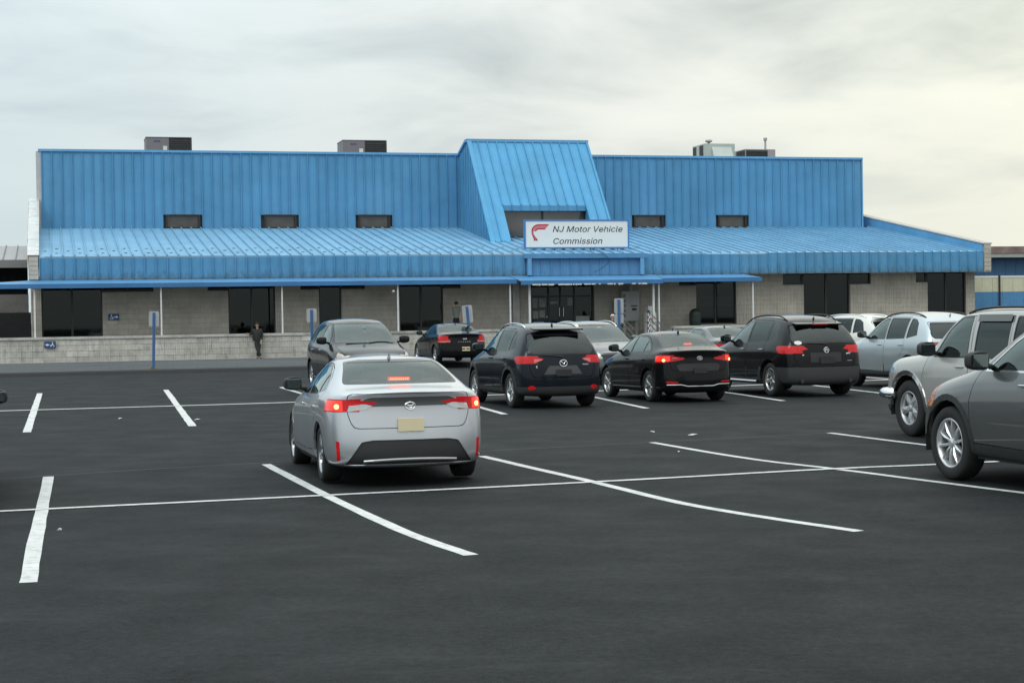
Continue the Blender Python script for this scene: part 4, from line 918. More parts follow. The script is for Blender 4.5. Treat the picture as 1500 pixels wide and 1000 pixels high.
def make_wheel(car, x, y, side, Rw, wid, spokes, rimR, style, rim_mat):
    wh = bpy.data.objects.new('wheel', None); link(wh); wh.parent = car; wh.location = (x, y, Rw); wh.empty_display_size = .1
    if side < 0: wh.rotation_euler = (0, 0, math.pi)
    # local +y = outwards
    bm = NB(); h = wid/2; lathe(bm, [(rimR, -h*.8), (rimR+.02, -h), (Rw-.03, -h), (Rw-.006, -h*.8), (Rw, -h*.4), (Rw, h*.4), (Rw-.006, h*.8), (Rw-.03, h), (rimR+.025, h+.004), (rimR, h*.86)], 40)
    obj('tyre', bm, M_TYRE, wh, True)
    bm = NB(); ri = rimR
    rg = lathe(bm, [(ri+.004, h*.9), (ri-.006, h*.96), (ri-.022, h*.86), (ri-.03, h*.2), (ri-.03, -h*.8)], 40)
    f = bm.faces.new([bm.verts.new(((ri-.03)*math.cos(t), -h*.1, (ri-.03)*math.sin(t))) for t in [2*math.pi*k/24 for k in range(24)]]); 
    for fc in bm.faces: fc.smooth = True
    rim_dark = mat('dark_rim_metal', (.05, .05, .052), .5, .6)  # dark metal of the brake disc behind the spokes
    obj('rim_barrel', bm, rim_mat if style != 'x' else rim_dark, wh)
    bm = NB()
    bm.faces.ensure_lookup_table()
    obj_b = NB(); vs = [obj_b.verts.new(((ri-.032)*math.cos(t), h*.05, (ri-.032)*math.sin(t))) for t in [2*math.pi*k/24 for k in range(24)]]; obj_b.faces.new(vs); obj('brake_disc', obj_b, rim_dark, wh)
    bm = NB(); yo = h*.78
    for k in range(spokes):
        a = 2*math.pi*k/spokes + .2
        ws = {5: (.055, .085), 10: (.028, .030), 6: (.05, .06), 7: (.035, .05)}.get(spokes, (.03, .04))
        if style == 'fat': ws = (.075, .105)
        if style == 'star': ws = (.06, .05)
        pr = [(.03, -ws[0]*.6, yo-.02), (.03, ws[0]*.6, yo-.02), (ri-.012, ws[1]*.5, yo+.004), (ri-.012, -ws[1]*.5, yo+.004)]
        top = []; bot = []; M = Matrix.Rotation(a, 4, 'Y')
        for (rr, t_, yy) in pr: top.append(bm.verts.new(M @ Vector((rr, yy, t_)))); bot.append(bm.verts.new(M @ Vector((rr, yy-.05, t_*1.25))))
        mt_ = bm.verts.new(M @ Vector(((ri)*.5, yo+.012, 0)))
        for i in range(4): bm.faces.new((top[i], top[(i+1) % 4], mt_)); bm.faces.new((top[i], bot[i], bot[(i+1) % 4], top[(i+1) % 4]))
    lathe(bm, [(.001, yo+.012), (.03, yo+.012), (.055, yo-.002), (.06, yo-.05)], 20)
    bmesh.ops.recalc_face_normals(bm, faces=bm.faces)
    obj('rim_spokes', bm, rim_mat, wh)
    return wh
def rbox(bm, cx, cy, cz, dx, dy, dz, r=.02, mtx=None):
    b2 = NB(); box(b2, -dx/2, dx/2, -dy/2, dy/2, -dz/2, dz/2); bmesh.ops.bevel(b2, geom=b2.edges[:], offset=r, segments=3, profile=.5, affect='EDGES')
    me = bpy.data.meshes.new('tmp'); b2.to_mesh(me); b2.free(); me.transform(Matrix.Translation((cx, cy, cz)) @ (mtx or Matrix())); bm.from_mesh(me); bpy.data.meshes.remove(me)

def make_car(name, label, cat, T, L, W, H, loc, head, body, lev=2, glass_f=None, glass_r=None, rglass=None, rim=(5, None), details=None, trim_chrome=False, arch_trim=False, rails=None, detail=True, z=0.0, pitch=0.0, mirror_col=None, cladding=False, Rs=1.0, skip=(), seats=None, lower=None):
    sx, sy, sz = L/T['L'], W/T['W'], H/T['H']
    car = thing(name, label, cat, (loc[0], loc[1], z), R(90+head)); car.rotation_euler = (0, R(pitch), R(90+head))
    sh = Shell(subdivide(build_cage(T, L, W, H), lev)); bm = sh.bm
    X = lambda s: (T['L']/2 - s)*sx
    P2 = lambda poly: [(X(s), zz*sz) for s, zz in poly]                 # side outline to x,z
    Py = lambda poly: [(yy*sy, zz*sz) for yy, zz in poly]
    bvh = BVHTree.FromBMesh(bm)
    def surf_rear(y, zz):
        h = bvh.ray_cast(Vector((-L, y, zz)), Vector((1, 0, 0))); return (h[0].x, h[1]) if h[0] else (-L/2, Vector((-1, 0, 0)))
    def surf_front(y, zz):
        h = bvh.ray_cast(Vector((L, y, zz)), Vector((-1, 0, 0))); return (h[0].x, h[1]) if h[0] else (L/2, Vector((1, 0, 0)))
    def surf_side(x, zz, sd):
        h = bvh.ray_cast(Vector((x, sd*W, zz)), Vector((0, -sd, 0))); return (h[0].y, h[1]) if h[0] else (sd*W/2, Vector((0, sd, 0)))
    def surf_top(x, y):
        h = bvh.ray_cast(Vector((x, y, 4)), Vector((0, 0, -1))); return (h[0].z, h[1]) if h[0] else (H, Vector((0, 0, 1)))
    gf = glass_f or M_GCLR; gr = glass_r or M_GTINT; rgm = rglass or gr
    sidef = lambda c, n: abs(n.y) > .35 and abs(c.y) > .3
    # --- wheel arches
    Rw = T['R']*Rs*sz; Ra = T['Ra']*sz*(1+(Rs-1)*.6); wx = [X(T['fo']), X(T['fo']+T['wb'])]
    for x in wx:
        pl = [(x+Ra*math.cos(t), Rw*.98+Ra*math.sin(t)) for t in [R(-30+240*k/14) for k in range(15)]] + [(x-Ra*.95, .02), (x+Ra*.95, .02)]
        fs = sh.cut(pl, (0, 2), lambda c, n: abs(c.y) > .35*W and c.z < Rw+Ra+.1); fs = [f for f in fs if abs(f.calc_center_median().y) > W*.30]
        bmesh.ops.delete(bm, geom=fs, context='FACES')
    # --- side windows, lamps and doors
    parts = {}
    def split_sides(nb, fn):
        for sd in (1, -1):
            b2 = nb.copy(); dl = [f for f in b2.faces if f.calc_center_median().y*sd < 0]; bmesh.ops.delete(b2, geom=dl, context='FACES')
            if len(b2.faces): fn(sd, b2)
            else: b2.free()
        nb.free()
    win_parts = {}
    for wn, poly in T['wins'].items():
        if wn in skip: continue
        po = rounded(P2(inset(poly, -.014)), .03); pi_ = rounded(P2(inset(poly, .008)), .025)
        sh.cut(po, (0, 2), sidef); fi = sh.cut(pi_, (0, 2), sidef)
        nb = sh.take(fi)
        def fn(sd, b2, wn=wn): win_parts[(wn, sd)] = b2
        split_sides(nb, fn)
        fo_ = [f for f in sh.bm.faces if sidef(f.calc_center_median(), f.normal) and pip((f.calc_center_median().x, f.calc_center_median().z), po)]
        nb = sh.take(fo_)
        def fn2(sd, b2, wn=wn): win_parts[('trim_'+wn, sd)] = b2
        split_sides(nb, fn2)
    door_obj = {}
    def take_door(key, poly, nm):
        po = P2(poly); pi_ = P2(inset(poly, .009)); sh.cut(po, (0, 2), sidef); fi = sh.cut(pi_, (0, 2), sidef); nb = sh.take(fi)
        gap = [f for f in sh.bm.faces if sidef(f.calc_center_median(), f.normal) and pip((f.calc_center_median().x, f.calc_center_median().z), po)]
        bmesh.ops.delete(sh.bm, geom=gap, context='FACES')
        def fn(sd, b2): door_obj[(key, sd)] = obj(nm, rim_in(b2, .03), body, car)
        split_sides(nb, fn)
    take_door('f', T['fdoor'], 'front_door'); take_door('r', T['rdoor'], 'rear_door')
    for (wn, sd), b2 in win_parts.items():
        base = wn.replace('trim_', ''); par = door_obj.get((('f' if base == 'front' else 'r'), sd)) if base != 'quarter' or T is SEDAN else car
        if wn.startswith('trim_'): obj('window_trim', rim_in(b2, .02, -.001), M_CHROME if trim_chrome else M_GLOSSB, par)
        else: obj('window' if base != 'quarter' else 'quarter_window', rim_in(b2, .004, -.006), gf if base == 'front' else gr, par)
    # --- tail lamps
    det = details or {}
    rearf = lambda c, n: c.x < X(T['L']-.62) and n.x < -.12
    cornf = lambda c, n: c.x < X(T['L']-1.0) and abs(n.y) > .12 and abs(c.y) > .3*W
    for lampd in det.get('tail', []):
        fs = set()
        for sd in (1, -1):
            if lampd.get('rear'):
                pl = [(sd*a*sy, b*sz) for a, b in lampd['rear']]; fs |= set(sh.cut(pl, (1, 2), rearf))
        fs = set(f for f in fs if f.is_valid)
        if lampd.get('side'):
            pl = P2(lampd['side']); f2 = sh.cut(pl, (0, 2), cornf); fs = set(f for f in fs if f.is_valid)
            fs |= set(f2)
            if lampd.get('rear'):
                for sd in (1, -1):
                    q = [(sd*a*sy, b*sz) for a, b in lampd['rear']]
                    for f in sh.bm.faces:
                        c = f.calc_center_median()
                        if rearf(c, f.normal) and pip((c.y, c.z), q): fs.add(f)
        nb = sh.take(list(fs))
        split_sides(nb, lambda sd, b2: obj(lampd.get('name', 'tail_lamp'), rim_in(b2, .03, lampd.get('off', .004)), lampd['mat'], car))
    for pr_ in det.get('rear_parts', []):   # named regions seen from behind: (name, outline, material, offset)
        fs = sh.cut(rounded([(a*sy, b*sz) for a, b in pr_[1]], .02), (1, 2), rearf); 
        if fs: obj(pr_[0], rim_in(sh.take(fs), .02, pr_[3]), pr_[2], car)
    # --- glass front and rear
    def glasscut(poly, filt, m, nm):
        po = rounded(Py(inset(poly, -.016)), .05, 3); pi_ = rounded(Py(inset(poly, .012)), .05, 3)
        sh.cut(po, (1, 2), filt); fi = sh.cut(pi_, (1, 2), filt); nb = sh.take(fi); 
        rg_ = [f for f in sh.bm.faces if filt(f.calc_center_median(), f.normal) and pip((f.calc_center_median().y, f.calc_center_median().z), po)]
        tr = sh.take(rg_); o = obj(nm, rim_in(nb, .004, -.004), m, car); obj('window_seal', rim_in(tr, .02, -.001), M_GLOSSB, car); return o
    glasscut(T['wshield'], lambda c, n: c.x > X(T['wsmax']) and n.x > .1 and c.z > (T['wshield'][0][1]-.08)*sz, gf, 'windscreen')
    rfilt = lambda c, n: c.x < X(T['rgmin']) and n.x < T['rgnx'] and c.z > (T['rglass'][0][1]-.08)*sz
    glasscut(det.get('rglass', T['rglass']), rfilt, rgm, 'rear_window')
    # --- boot lid / tailgate, hood, head lamps, grille
    if detail:
        po = rounded(Py(T['lid']), .06); pi_ = rounded(Py(inset(T['lid'], .008)), .06)
        rf2 = lambda c, n: c.x < X(T['L']-.9) and n.x < -.15
        sh.cut(po, (1, 2), rf2); fi = sh.cut(pi_, (1, 2), rf2)
        if fi:
            lid = obj('tailgate' if T is not SEDAN else 'boot_lid', rim_in(sh.take(fi), .025, det.get('lid_off', 0)), body, car)
            gp = [f for f in sh.bm.faces if rf2(f.calc_center_median(), f.normal) and pip((f.calc_center_median().y, f.calc_center_median().z), po)]
            bmesh.ops.delete(sh.bm, geom=gp, context='FACES')
    hp = [(X(s), y*sy) for s, y in T['hood']]; topf = lambda c, n: n.z > .45 and c.x > X(1.6)
    hi_ = rounded([(X(s), y*sy) for s, y in inset(T['hood'], .009)], .05); ho = rounded(hp, .05)
    sh.cut(ho, (0, 1), topf); fi = sh.cut(hi_, (0, 1), topf)
    if fi:
        obj('hood', rim_in(sh.take(fi), .02), body, car)
        gp = [f for f in sh.bm.faces if topf(f.calc_center_median(), f.normal) and pip((f.calc_center_median().x, f.calc_center_median().y), ho)]
        bmesh.ops.delete(sh.bm, geom=gp, context='FACES')
    frontf = lambda c, n: c.x > X(.62) and n.x > .12; fcorn = lambda c, n: c.x > X(.9) and abs(n.y) > .12 and abs(c.y) > .3*W
    fs = set()
    for sd in (1, -1): fs |= set(sh.cut([(sd*a*sy, b*sz) for a, b in T['headF']], (1, 2), frontf))
    f2 = sh.cut(P2(T['headR']), (0, 2), fcorn); fs = set(f for f in fs if f.is_valid) | set(f2)
    if fs: split_sides(sh.take(list(fs)), lambda sd, b2: obj('headlight', rim_in(b2, .03, .003), det.get('head_mat', M_HEAD), car))
    fs = sh.cut(Py(T['grille']), (1, 2), frontf)
    if fs: obj('grille', rim_in(sh.take(fs), .03, -.01), M_BLKPL, car)
    # --- lower cladding band
    if lower or cladding:
        zc_ = (lower or .40)*sz; mm = det.get('lower_mat', M_BLKPL)
        fs = sh.cut([(-L, -1), (L, -1), (L, zc_), (-L, zc_)], (0, 2), lambda c, n: c.z < zc_+.15)
        if fs: obj('lower_cladding', rim_in(sh.take(fs), .02, .004), mm, car)
    for f in sh.bm.faces: f.smooth = True
    b_ = rim_in(sh.bm, .03)
    obj('body', b_, body, car)
    for o in list(car.children):
        if o.type == 'MESH':
            pass
    # --- underbody, wheel wells, interior
    bm = NB(); tr = W/2-.06; wd = .215*Rs*(W/1.8); yi = W/2-.07-wd
    box(bm, -L/2+.28, L/2-.30, -yi+.03, yi-.03, T['cl']*sz+.015, .60*sz)
    box(bm, wx[1]+Ra+.04, wx[0]-Ra-.04, -W/2+.09, W/2-.09, T['cl']*sz+.01, .55*sz)
    box(bm, -L/2+.45, wx[1]-Ra-.03, -W/2+.20, W/2-.20, T['cl']*sz+.03, .58*sz)
    box(bm, wx[0]+Ra+.03, L/2-.46, -W/2+.24, W/2-.24, T['cl']*sz+.03, .58*sz); o = obj('underbody', bm, M_CHAS, car)
    for x in wx:
        for sd in (1, -1):
            bm = NB(); n_ = 12; r1 = Ra+.012; A = []; Bq = []
            for k in range(n_+1): t = R(-12+204*k/n_); A.append(bm.verts.new((x+r1*math.cos(t), sd*(W/2-.045), Rw*.98+r1*math.sin(t)))); Bq.append(bm.verts.new((x+r1*math.cos(t), sd*(yi-.03), Rw*.98+r1*math.sin(t))))
            for a, b, c, d in zip(A, A[1:], Bq[1:], Bq): bm.faces.new((a, b, c, d))
            bm.faces.new(Bq); obj('wheel_well', bm, M_CHAS, car)
            make_wheel(car, x, sd*(W/2-.045-wd/2), sd, Rw, wd, rim[0], Rw*(rim[2] if len(rim) > 2 else .68), rim[3] if len(rim) > 3 else '', rim[1] or mat('alloy', (.42, .43, .44), .28, .9))
            if arch_trim:
                bm = NB(); pts = []; rr = Ra+.005
                A = []
                for k in range(19):
                    t = R(-14+208*k/18); px, pz = x+rr*math.cos(t), Rw*.98+rr*math.sin(t); px2, pz2 = x+(rr+.065)*math.cos(t), Rw*.98+(rr+.065)*math.sin(t)
                    if pz < T['cl']*sz+.05: continue
                    y1 = surf_side(px2, max(pz2, .3), sd)[0]
                    A.append([bm.verts.new((px, y1*1.0+sd*.014, pz)), bm.verts.new((px2, y1+sd*.010, pz2)), bm.verts.new((px2, y1-sd*.02, pz2)), bm.verts.new((px, y1-sd*.05, pz))])
                for p, q in zip(A, A[1:]):
                    for j in range(4): bm.faces.new((p[j], q[j], q[(j+1) % 4], p[(j+1) % 4]))
                bmesh.ops.recalc_face_normals(bm, faces=bm.faces); obj('arch_trim', bm, arch_trim, car)
    sc_ = sz; seatm = seats or M_SEAT
    beltz = T['st'][6][2]*sz
    for sd in (1, -1):
        bm = NB(); rbox(bm, X(2.35), sd*.37*sy, beltz-.42, .5, .5, .16, .05); rbox(bm, X(2.72), sd*.37*sy, beltz-.12, .14, .48, .66, .06, Matrix.Rotation(-.2, 4, 'Y')); rbox(bm, X(2.82), sd*.37*sy, beltz+.285*sz/1.1, .09, .26, .18, .04); o = obj('seat', bm, seatm, car)
    bm = NB(); rbox(bm, X(3.2), 0, beltz-.42, .5, 1.25*sy, .16, .05); rbox(bm, X(3.56), 0, beltz-.16, .14, 1.25*sy, .60, .06, Matrix.Rotation(-.25, 4, 'Y'))
    for yy in (-.40, 0, .40): rbox(bm, X(3.62), yy*sy, beltz+.16, .08, .24, .13 if yy else .09, .03)
    obj('rear_bench', bm, seatm, car)
    bm = NB(); rbox(bm, X(1.52), 0, beltz-.14, .42, 1.36*sy, .22, .06); obj('dashboard', bm, M_SEAT, car)
    bm = NB(); tube(bm, [Vector((X(1.92), .37*sy, beltz-.02)) + Vector((-.06*math.sin(t), .18*math.cos(t), .17*math.sin(t))) for t in [2*math.pi*k/16 for k in range(17)]], .014, 6, False); obj('steering_wheel', bm, M_SEAT, car)
    bm = NB(); tube(bm, [(X(1.95), -.1, T['st'][6][1]*sz-.14), (X(1.95), .1, T['st'][6][1]*sz-.14)], .035, 6); obj('inner_mirror', bm, M_SEAT, car)
    # parcel shelf for sedans
    if T is SEDAN: bm = NB(); box(bm, X(4.05), X(3.6), -.60*sy, .60*sy, 1.05*sz, 1.07*sz); obj('parcel_shelf', bm, M_SEAT, car)
    # --- mirrors
    for sd in (1, -1):
        s0 = T['wins']['front'][0][0]+.10; zz = (T['wins']['front'][0][1]+.055)*sz; yb = surf_side(X(s0), zz-.02, sd)[0]
        big = det.get('mirror', 1.0)
        bm = NB(); bmesh.ops.create_uvsphere(bm, u_segments=20, v_segments=14, radius=1.0); Mx = Matrix.Rotation(sd*.15, 3, 'Z'); mc = Vector((X(s0)+.02, yb+sd*(.085+.085*big), zz+.045))
        for v in bm.verts:
            c = v.co; q = [math.copysign(abs(t)**e, t) for t, e in zip(c, (.55, .50, .55))]
            tz = 1 - .18*max(0, -q[1]*sd*-1)    # taller near the door
            if q[0] < -.55: q[0] = -.55
            v.co = mc + Mx @ Vector((q[0]*.085, q[1]*.108*big, q[2]*.082*big*tz))
        tube(bm, [(X(s0)+.03, yb-sd*.01, zz-.03), (X(s0)+.03, yb+sd*.10, zz+.0)], .03, 8)
        mo = obj('wing_mirror', bm, mirror_col or body, car, True)
        bm = NB(); rbox(bm, X(s0)-.050, yb+sd*(.085+.085*big)-.004*sd, zz+.045, .016, .165*big, .112*big, .007, Matrix.Rotation(sd*.15, 4, 'Z')); obj('mirror_glass', bm, M_MIRG, mo)
        for key, ss in (('f', max(p[0] for p in T['fdoor'])-.20), ('r', max(p[0] for p in T['rdoor'] if p[1] < 1.0)-.14)):
            hz = (T['wins']['front'][0][1]-.125)*sz; yb2 = surf_side(X(ss), hz, sd)[0]
            bm = NB(); rbox(bm, X(ss), yb2+sd*.022, hz, .19, .022, .03, .009); rbox(bm, X(ss)-.075, yb2+sd*.008, hz, .02, .03, .024, .005); rbox(bm, X(ss)+.075, yb2+sd*.008, hz, .02, .03, .024, .005)
            obj('handle', bm, M_CHROME if det.get('chrome_handles') else body, door_obj.get((key, sd), car))
    # --- roof rails
    if rails:
        for sd in (1, -1):
            pts = []; s0, s1 = rails[1], rails[2]; n_ = 12
            for k in range(n_+1):
                t = k/n_; s = lerp(s0, s1, t); lift = rails[3]*min(1, min(t, 1-t)*7)**.6
                y = sd*T['wr']*sy*.94; zt = surf_top(X(s), y)[0]; pts.append((X(s), y, zt+lift+.004))
            bm = NB(); tube(bm, pts, .019, 8); obj('roof_rail', bm, rails[0], car, True)
    # --- antenna
    if det.get('antenna'):
        ax_, kind = det['antenna']; zt = surf_top(X(ax_), 0)[0]; bm = NB()
        vs = [bm.verts.new(p) for p in ((X(ax_)+.09, 0, zt-.005), (X(ax_)-.05, .025, zt-.005), (X(ax_)-.05, -.025, zt-.005), (X(ax_)-.07, 0, zt+.065))]
        for q in ((0, 1, 3), (0, 3, 2), (1, 2, 3), (0, 2, 1)): bm.faces.new([vs[i] for i in q])
        bmesh.ops.recalc_face_normals(bm, faces=bm.faces); obj('antenna', bm, body, car)
    H_ = dict(car=car, X=X, sy=sy, sz=sz, rear=surf_rear, front=surf_front, side=surf_side, top=surf_top, T=T, L=L, W=W, H=H)
    return H_
def on_rear(Hh, y, zz, lift=.004): return Vector((Hh['rear'](y, zz)[0]-lift, y, zz))
def rear_tube(Hh, name, polys, r, m, lift=.006):
    for pl in polys:
        pass
    bm = NB()
    for pl in polys: tube(bm, [on_rear(Hh, y, z, lift) for y, z in pl], r, 6)
    return obj(name, bm, m, Hh['car'])
def ell(cy, cz, a, b, n=16, t0=0, t1=360): return [(cy+a*math.cos(R(lerp(t0, t1, k/n))), cz+b*math.sin(R(lerp(t0, t1, k/n)))) for k in range(n+1)]
def rear_text(Hh, body_, y, z, size, m, sx=1.2):
    x, nrm = Hh['rear'](y, z); yd = Vector((0, -1, 0)); up = Vector((-nrm.z, 0, 0))*-1
    nrm = Vector((nrm.x, 0, nrm.z)).normalized(); up = nrm.cross(yd).normalized()
    if up.z < 0: up = -up
    M = Matrix((yd, up, nrm)).transposed().to_4x4(); M.translation = Vector((x, y, z)) + nrm*.006
    return text_mesh('badge_lettering', body_, size, m, Hh['car'], M, 0, .002, sx, .002)
def rear_plate(Hh, z, w=.30, h=.15, y=0, m=None, lift=.02, text=None):
    x = min(Hh['rear'](y, z+h/2)[0], Hh['rear'](y, z-h/2)[0])-lift
    bm = NB(); rbox(bm, x, y, z, .008, w, h, .003); o = obj('licence_plate', bm, m or M_PLATE, Hh['car'])
    if text:
        M = Matrix(((0, 0, -1, x-.006), (-1, 0, 0, y+w*.42), (0, 1, 0, z-.035), (0, 0, 0, 1)))
        text_mesh('plate_lettering', text, .085, M_INK, o, M, 0, .001, 1.0)
    return o
def wiper(Hh, pts, m=None):
    bm = NB(); tube(bm, pts, [.018]+[.011]*(len(pts)-2)+[.007], 6); return obj('wiper', bm, m or M_BLKPL, Hh['car'])

# ---- silver sedan braking in front
silver = paint('silver', (.50, .52, .545), .75, .34)
cor_det = dict(tail=[dict(name='brake_lens', mat=M_GLOW, rear=[(.86, .845), (.86, .955), (.70, .955), (.70, .84)], off=.006),
                     dict(name='reversing_lamp', mat=M_CLRL, rear=[(.655, .832), (.635, .898), (.48, .912), (.40, .896), (.46, .856)], off=.006),
                     dict(name='tail_lamp', mat=M_REDG, rear=[(.93, .83), (.93, .975), (.64, .967), (.34, .935), (.40, .903), (.48, .916), (.64, .902), (.665, .83)], side=[(4.16, .925), (4.30, .835), (4.52, .83), (4.52, .975), (4.36, .965)], off=.004),
                     dict(name='rear_reflector', mat=M_REDG, rear=[(.765, .29), (.735, .29), (.745, .50), (.775, .51)], off=.005)],
    rear_parts=[('lamp_garnish', [(-.42, .885), (.42, .885), (.50, .955), (.42, .985), (-.42, .985), (-.50, .955)], mat('dark_silver_garnish', (.10, .105, .11), .3, .6), .002),
                ('bumper_insert', [(-.70, .235), (-.66, .28), (-.52, .495), (-.40, .515), (.40, .515), (.52, .495), (.66, .28), (.70, .235)], M_BLKPL, -.012)],
    antenna=(3.22, 'fin'), mirror=1.1)
h = make_car('sedan', 'silver sedan with lit brake lamps, nearest car, rear end towards the camera', 'car', SEDAN, 4.98, 1.965, 1.51, (-1.79, 22.0), 14.0, silver, lev=3, glass_r=M_GCLR, rglass=M_GREAR, rim=(5, None, .70, 'double'), details=cor_det, mirror_col=M_BLKPL, seats=M_SEATL, pitch=.6)
CAR1 = h
rear_tube(h, 'maker_emblem', [ell(0, .935, .062, .042), ell(0, .945, .026, .034), ell(0, .955, .045, .017)], .005, M_CHROME, .010)
rear_plate(h, .715, .31, .155)
bm = NB(); tube(bm, [on_rear(h, y, .315 - .02*(abs(y)/.55)**2, .0) for y in [-.55+.11*k for k in range(11)]], .016, 8); obj('bumper_strip', bm, mat('satin_silver', (.4, .41, .42), .3, .8), h['car'])
bm = NB(); x = h['X'](3.90); zq = 1.172*h['sz']; box(bm, x-.02, x+.03, -.13, .13, zq-.02, zq+.018); obj('centre_brake_lamp', bm, M_REDON, h['car'])
bm = NB()
for k in range(9): box(bm, x-.026, x-.021, -.115+k*.026, -.097+k*.026, zq-.008, zq+.008)
o = obj('brake_lamp_led', bm, M_BULB, h['car']); o['kind'] = 'stuff'
def bulb(Hh, y, z, r):
    for sd in (1, -1):
        p = on_rear(Hh, sd*y, z, .012); bm = NB(); nr = Hh['rear'](sd*y, z)[1]; bmesh.ops.create_uvsphere(bm, u_segments=12, v_segments=8, radius=r); bmesh.ops.scale(bm, vec=(.35, 1.1, .9), verts=bm.verts); bmesh.ops.rotate(bm, matrix=Matrix.Rotation(-sd*math.atan2(abs(nr.y), abs(nr.x)), 3, 'Z'), verts=bm.verts); bmesh.ops.translate(bm, vec=p, verts=bm.verts); obj('brake_bulb', bm, M_BULB, Hh['car'], True)
bulb(h, .84, .935, .034)
# ---- dark blue-black crossover
navy = paint('blue_black', (.010, .014, .020), .3, .22)
cx_det = dict(tail=[dict(name='reversing_lamp', mat=M_PINKL, rear=[(.60, .905), (.60, .985), (.46, .985), (.43, .965)], off=.006),
                    dict(name='tail_lamp', mat=M_REDG, rear=[(.93, .89), (.93, 1.05), (.62, 1.04), (.40, .985), (.60, .90)], side=[(3.98, 1.0), (4.10, .90), (4.8, .89), (4.8, 1.05), (4.16, 1.045)]),
                    dict(name='rear_reflector', mat=M_REDG, rear=ell(.66, .42, .075, .045, 10)[:-1], off=.012)],
    rear_parts=[('plate_recess', [(-.42, .68), (.42, .68), (.30, .86), (-.30, .86)], mat('plate_recess_grey', (.05, .055, .06), .5), -.01)],
    rglass=[(-.62, 1.09), (.62, 1.09), (.69, 1.20), (.61, 1.45), (-.61, 1.45), (-.69, 1.20)], antenna=(3.75, 'fin'), mirror=1.15, chrome_handles=False)
h = make_car('crossover_suv', 'blue black crossover with silver roof rails parked just right of the silver sedan', 'car', SUV, 4.75, 1.93, 1.83, (.40, 37.85), 17.0, navy, lev=2, glass_r=M_GTINT, rglass=M_GTINT, rim=(5, None, .66, 'star'), details=cx_det, arch_trim=M_BLKPL, rails=(M_CHROME, 1.95, 3.75, .035), lower=.44)
rear_tube(h, 'maker_emblem', [ell(0, .965, .085, .068), [(-.06, 1.0), (-.035, .99), (0, .945), (.035, .99), (.06, 1.0)]], .008, M_CHROME, .010)
rear_text(h, 'CX-5', .60, .875, .085, M_CHROME, 1.3)
bm = NB(); p = on_rear(h, -.50, .93, .006); rbox(bm, p.x, p.y, p.z, .008, .14, .025, .002); obj('side_badge', bm, M_CHROME, h['car'])
wiper(h, [on_rear(h, y, z, .02) for y, z in ((.0, 1.10), (.15, 1.12), (.30, 1.135), (.44, 1.14))])
bm = NB(); x = h['X'](4.08); rbox(bm, x-.02, 0, 1.575*h['sz'], .26, 1.12, .035, .015, Matrix.Rotation(-.16, 4, 'Y')); obj('spoiler', bm, M_GLOSSB, h['car'], True)
rear_plate(h, .765, .34, .14, m=M_BLKPL)

# ---- black small sedan, brake lamps lit
blk = paint('black', (.008, .0085, .009), .2, .2)
ac_det = dict(tail=[dict(name='brake_lens', mat=M_GLOW, rear=[(.88, .83), (.88, .94), (.64, .945), (.64, .845)], off=.006),
                    dict(name='tail_lamp', mat=M_REDG, rear=[(.93, .80), (.93, .95), (.66, .955), (.34, .90), (.36, .87), (.70, .82)], side=[(4.10, .95), (4.22, .86), (4.9, .80), (4.9, .95), (4.3, .965)]),
                    dict(name='rear_reflector', mat=M_REDG, rear=[(.50, .40), (.72, .40), (.74, .44), (.50, .43)], off=.006)],
    rear_parts=[('plate_recess', [(-.46, .64), (.46, .64), (.52, .76), (.40, .80), (-.40, .80), (-.52, .76)], M_BLKPL, -.008)], antenna=(3.3, 'fin'), mirror=1.1)
h = make_car('sedan', 'small black sedan with lit tail lamps between the two black SUVs', 'car', SEDAN, 4.60, 1.84, 1.58, (3.50, 39.35), 17.0, blk, lev=2, glass_r=M_GCLR, rglass=M_GREAR, rim=(7, None, .68, 'double'), details=ac_det, mirror_col=blk, trim_chrome=False, seats=M_SEATL)
rear_tube(h, 'maker_emblem', [ell(0, .985, .065, .036), [(-.03, 1.005), (-.015, .965)], [(.015, 1.005), (.03, .965)], [(-.022, .983), (.022, .988)]], .005, M_CHROME, .010)
bm = NB(); x = h['X'](3.90); zq = 1.172*h['sz']; box(bm, x-.02, x+.03, -.09, .09, zq-.02, zq+.015); obj('centre_brake_lamp', bm, M_REDON, h['car'])
bulb(h, .79, .945, .036); rear_plate(h, .715, .32, .13, m=M_BLKPL)
bm = NB(); tube(bm, [on_rear(h, y, .40-.035*(1 if abs(y) < .45 else 0), .01) for y in (-.75, -.55, -.45, -.3, .3, .45, .55, .75)], .014, 6); obj('bumper_strip', bm, mat('satin_silver', (.4, .41, .42), .3, .8), h['car'])
bm = NB(); p = on_rear(h, .52, .985, .004); rbox(bm, p.x, p.y, p.z, .006, .22, .016, .002); obj('side_badge', bm, M_CHROME, h['car'])

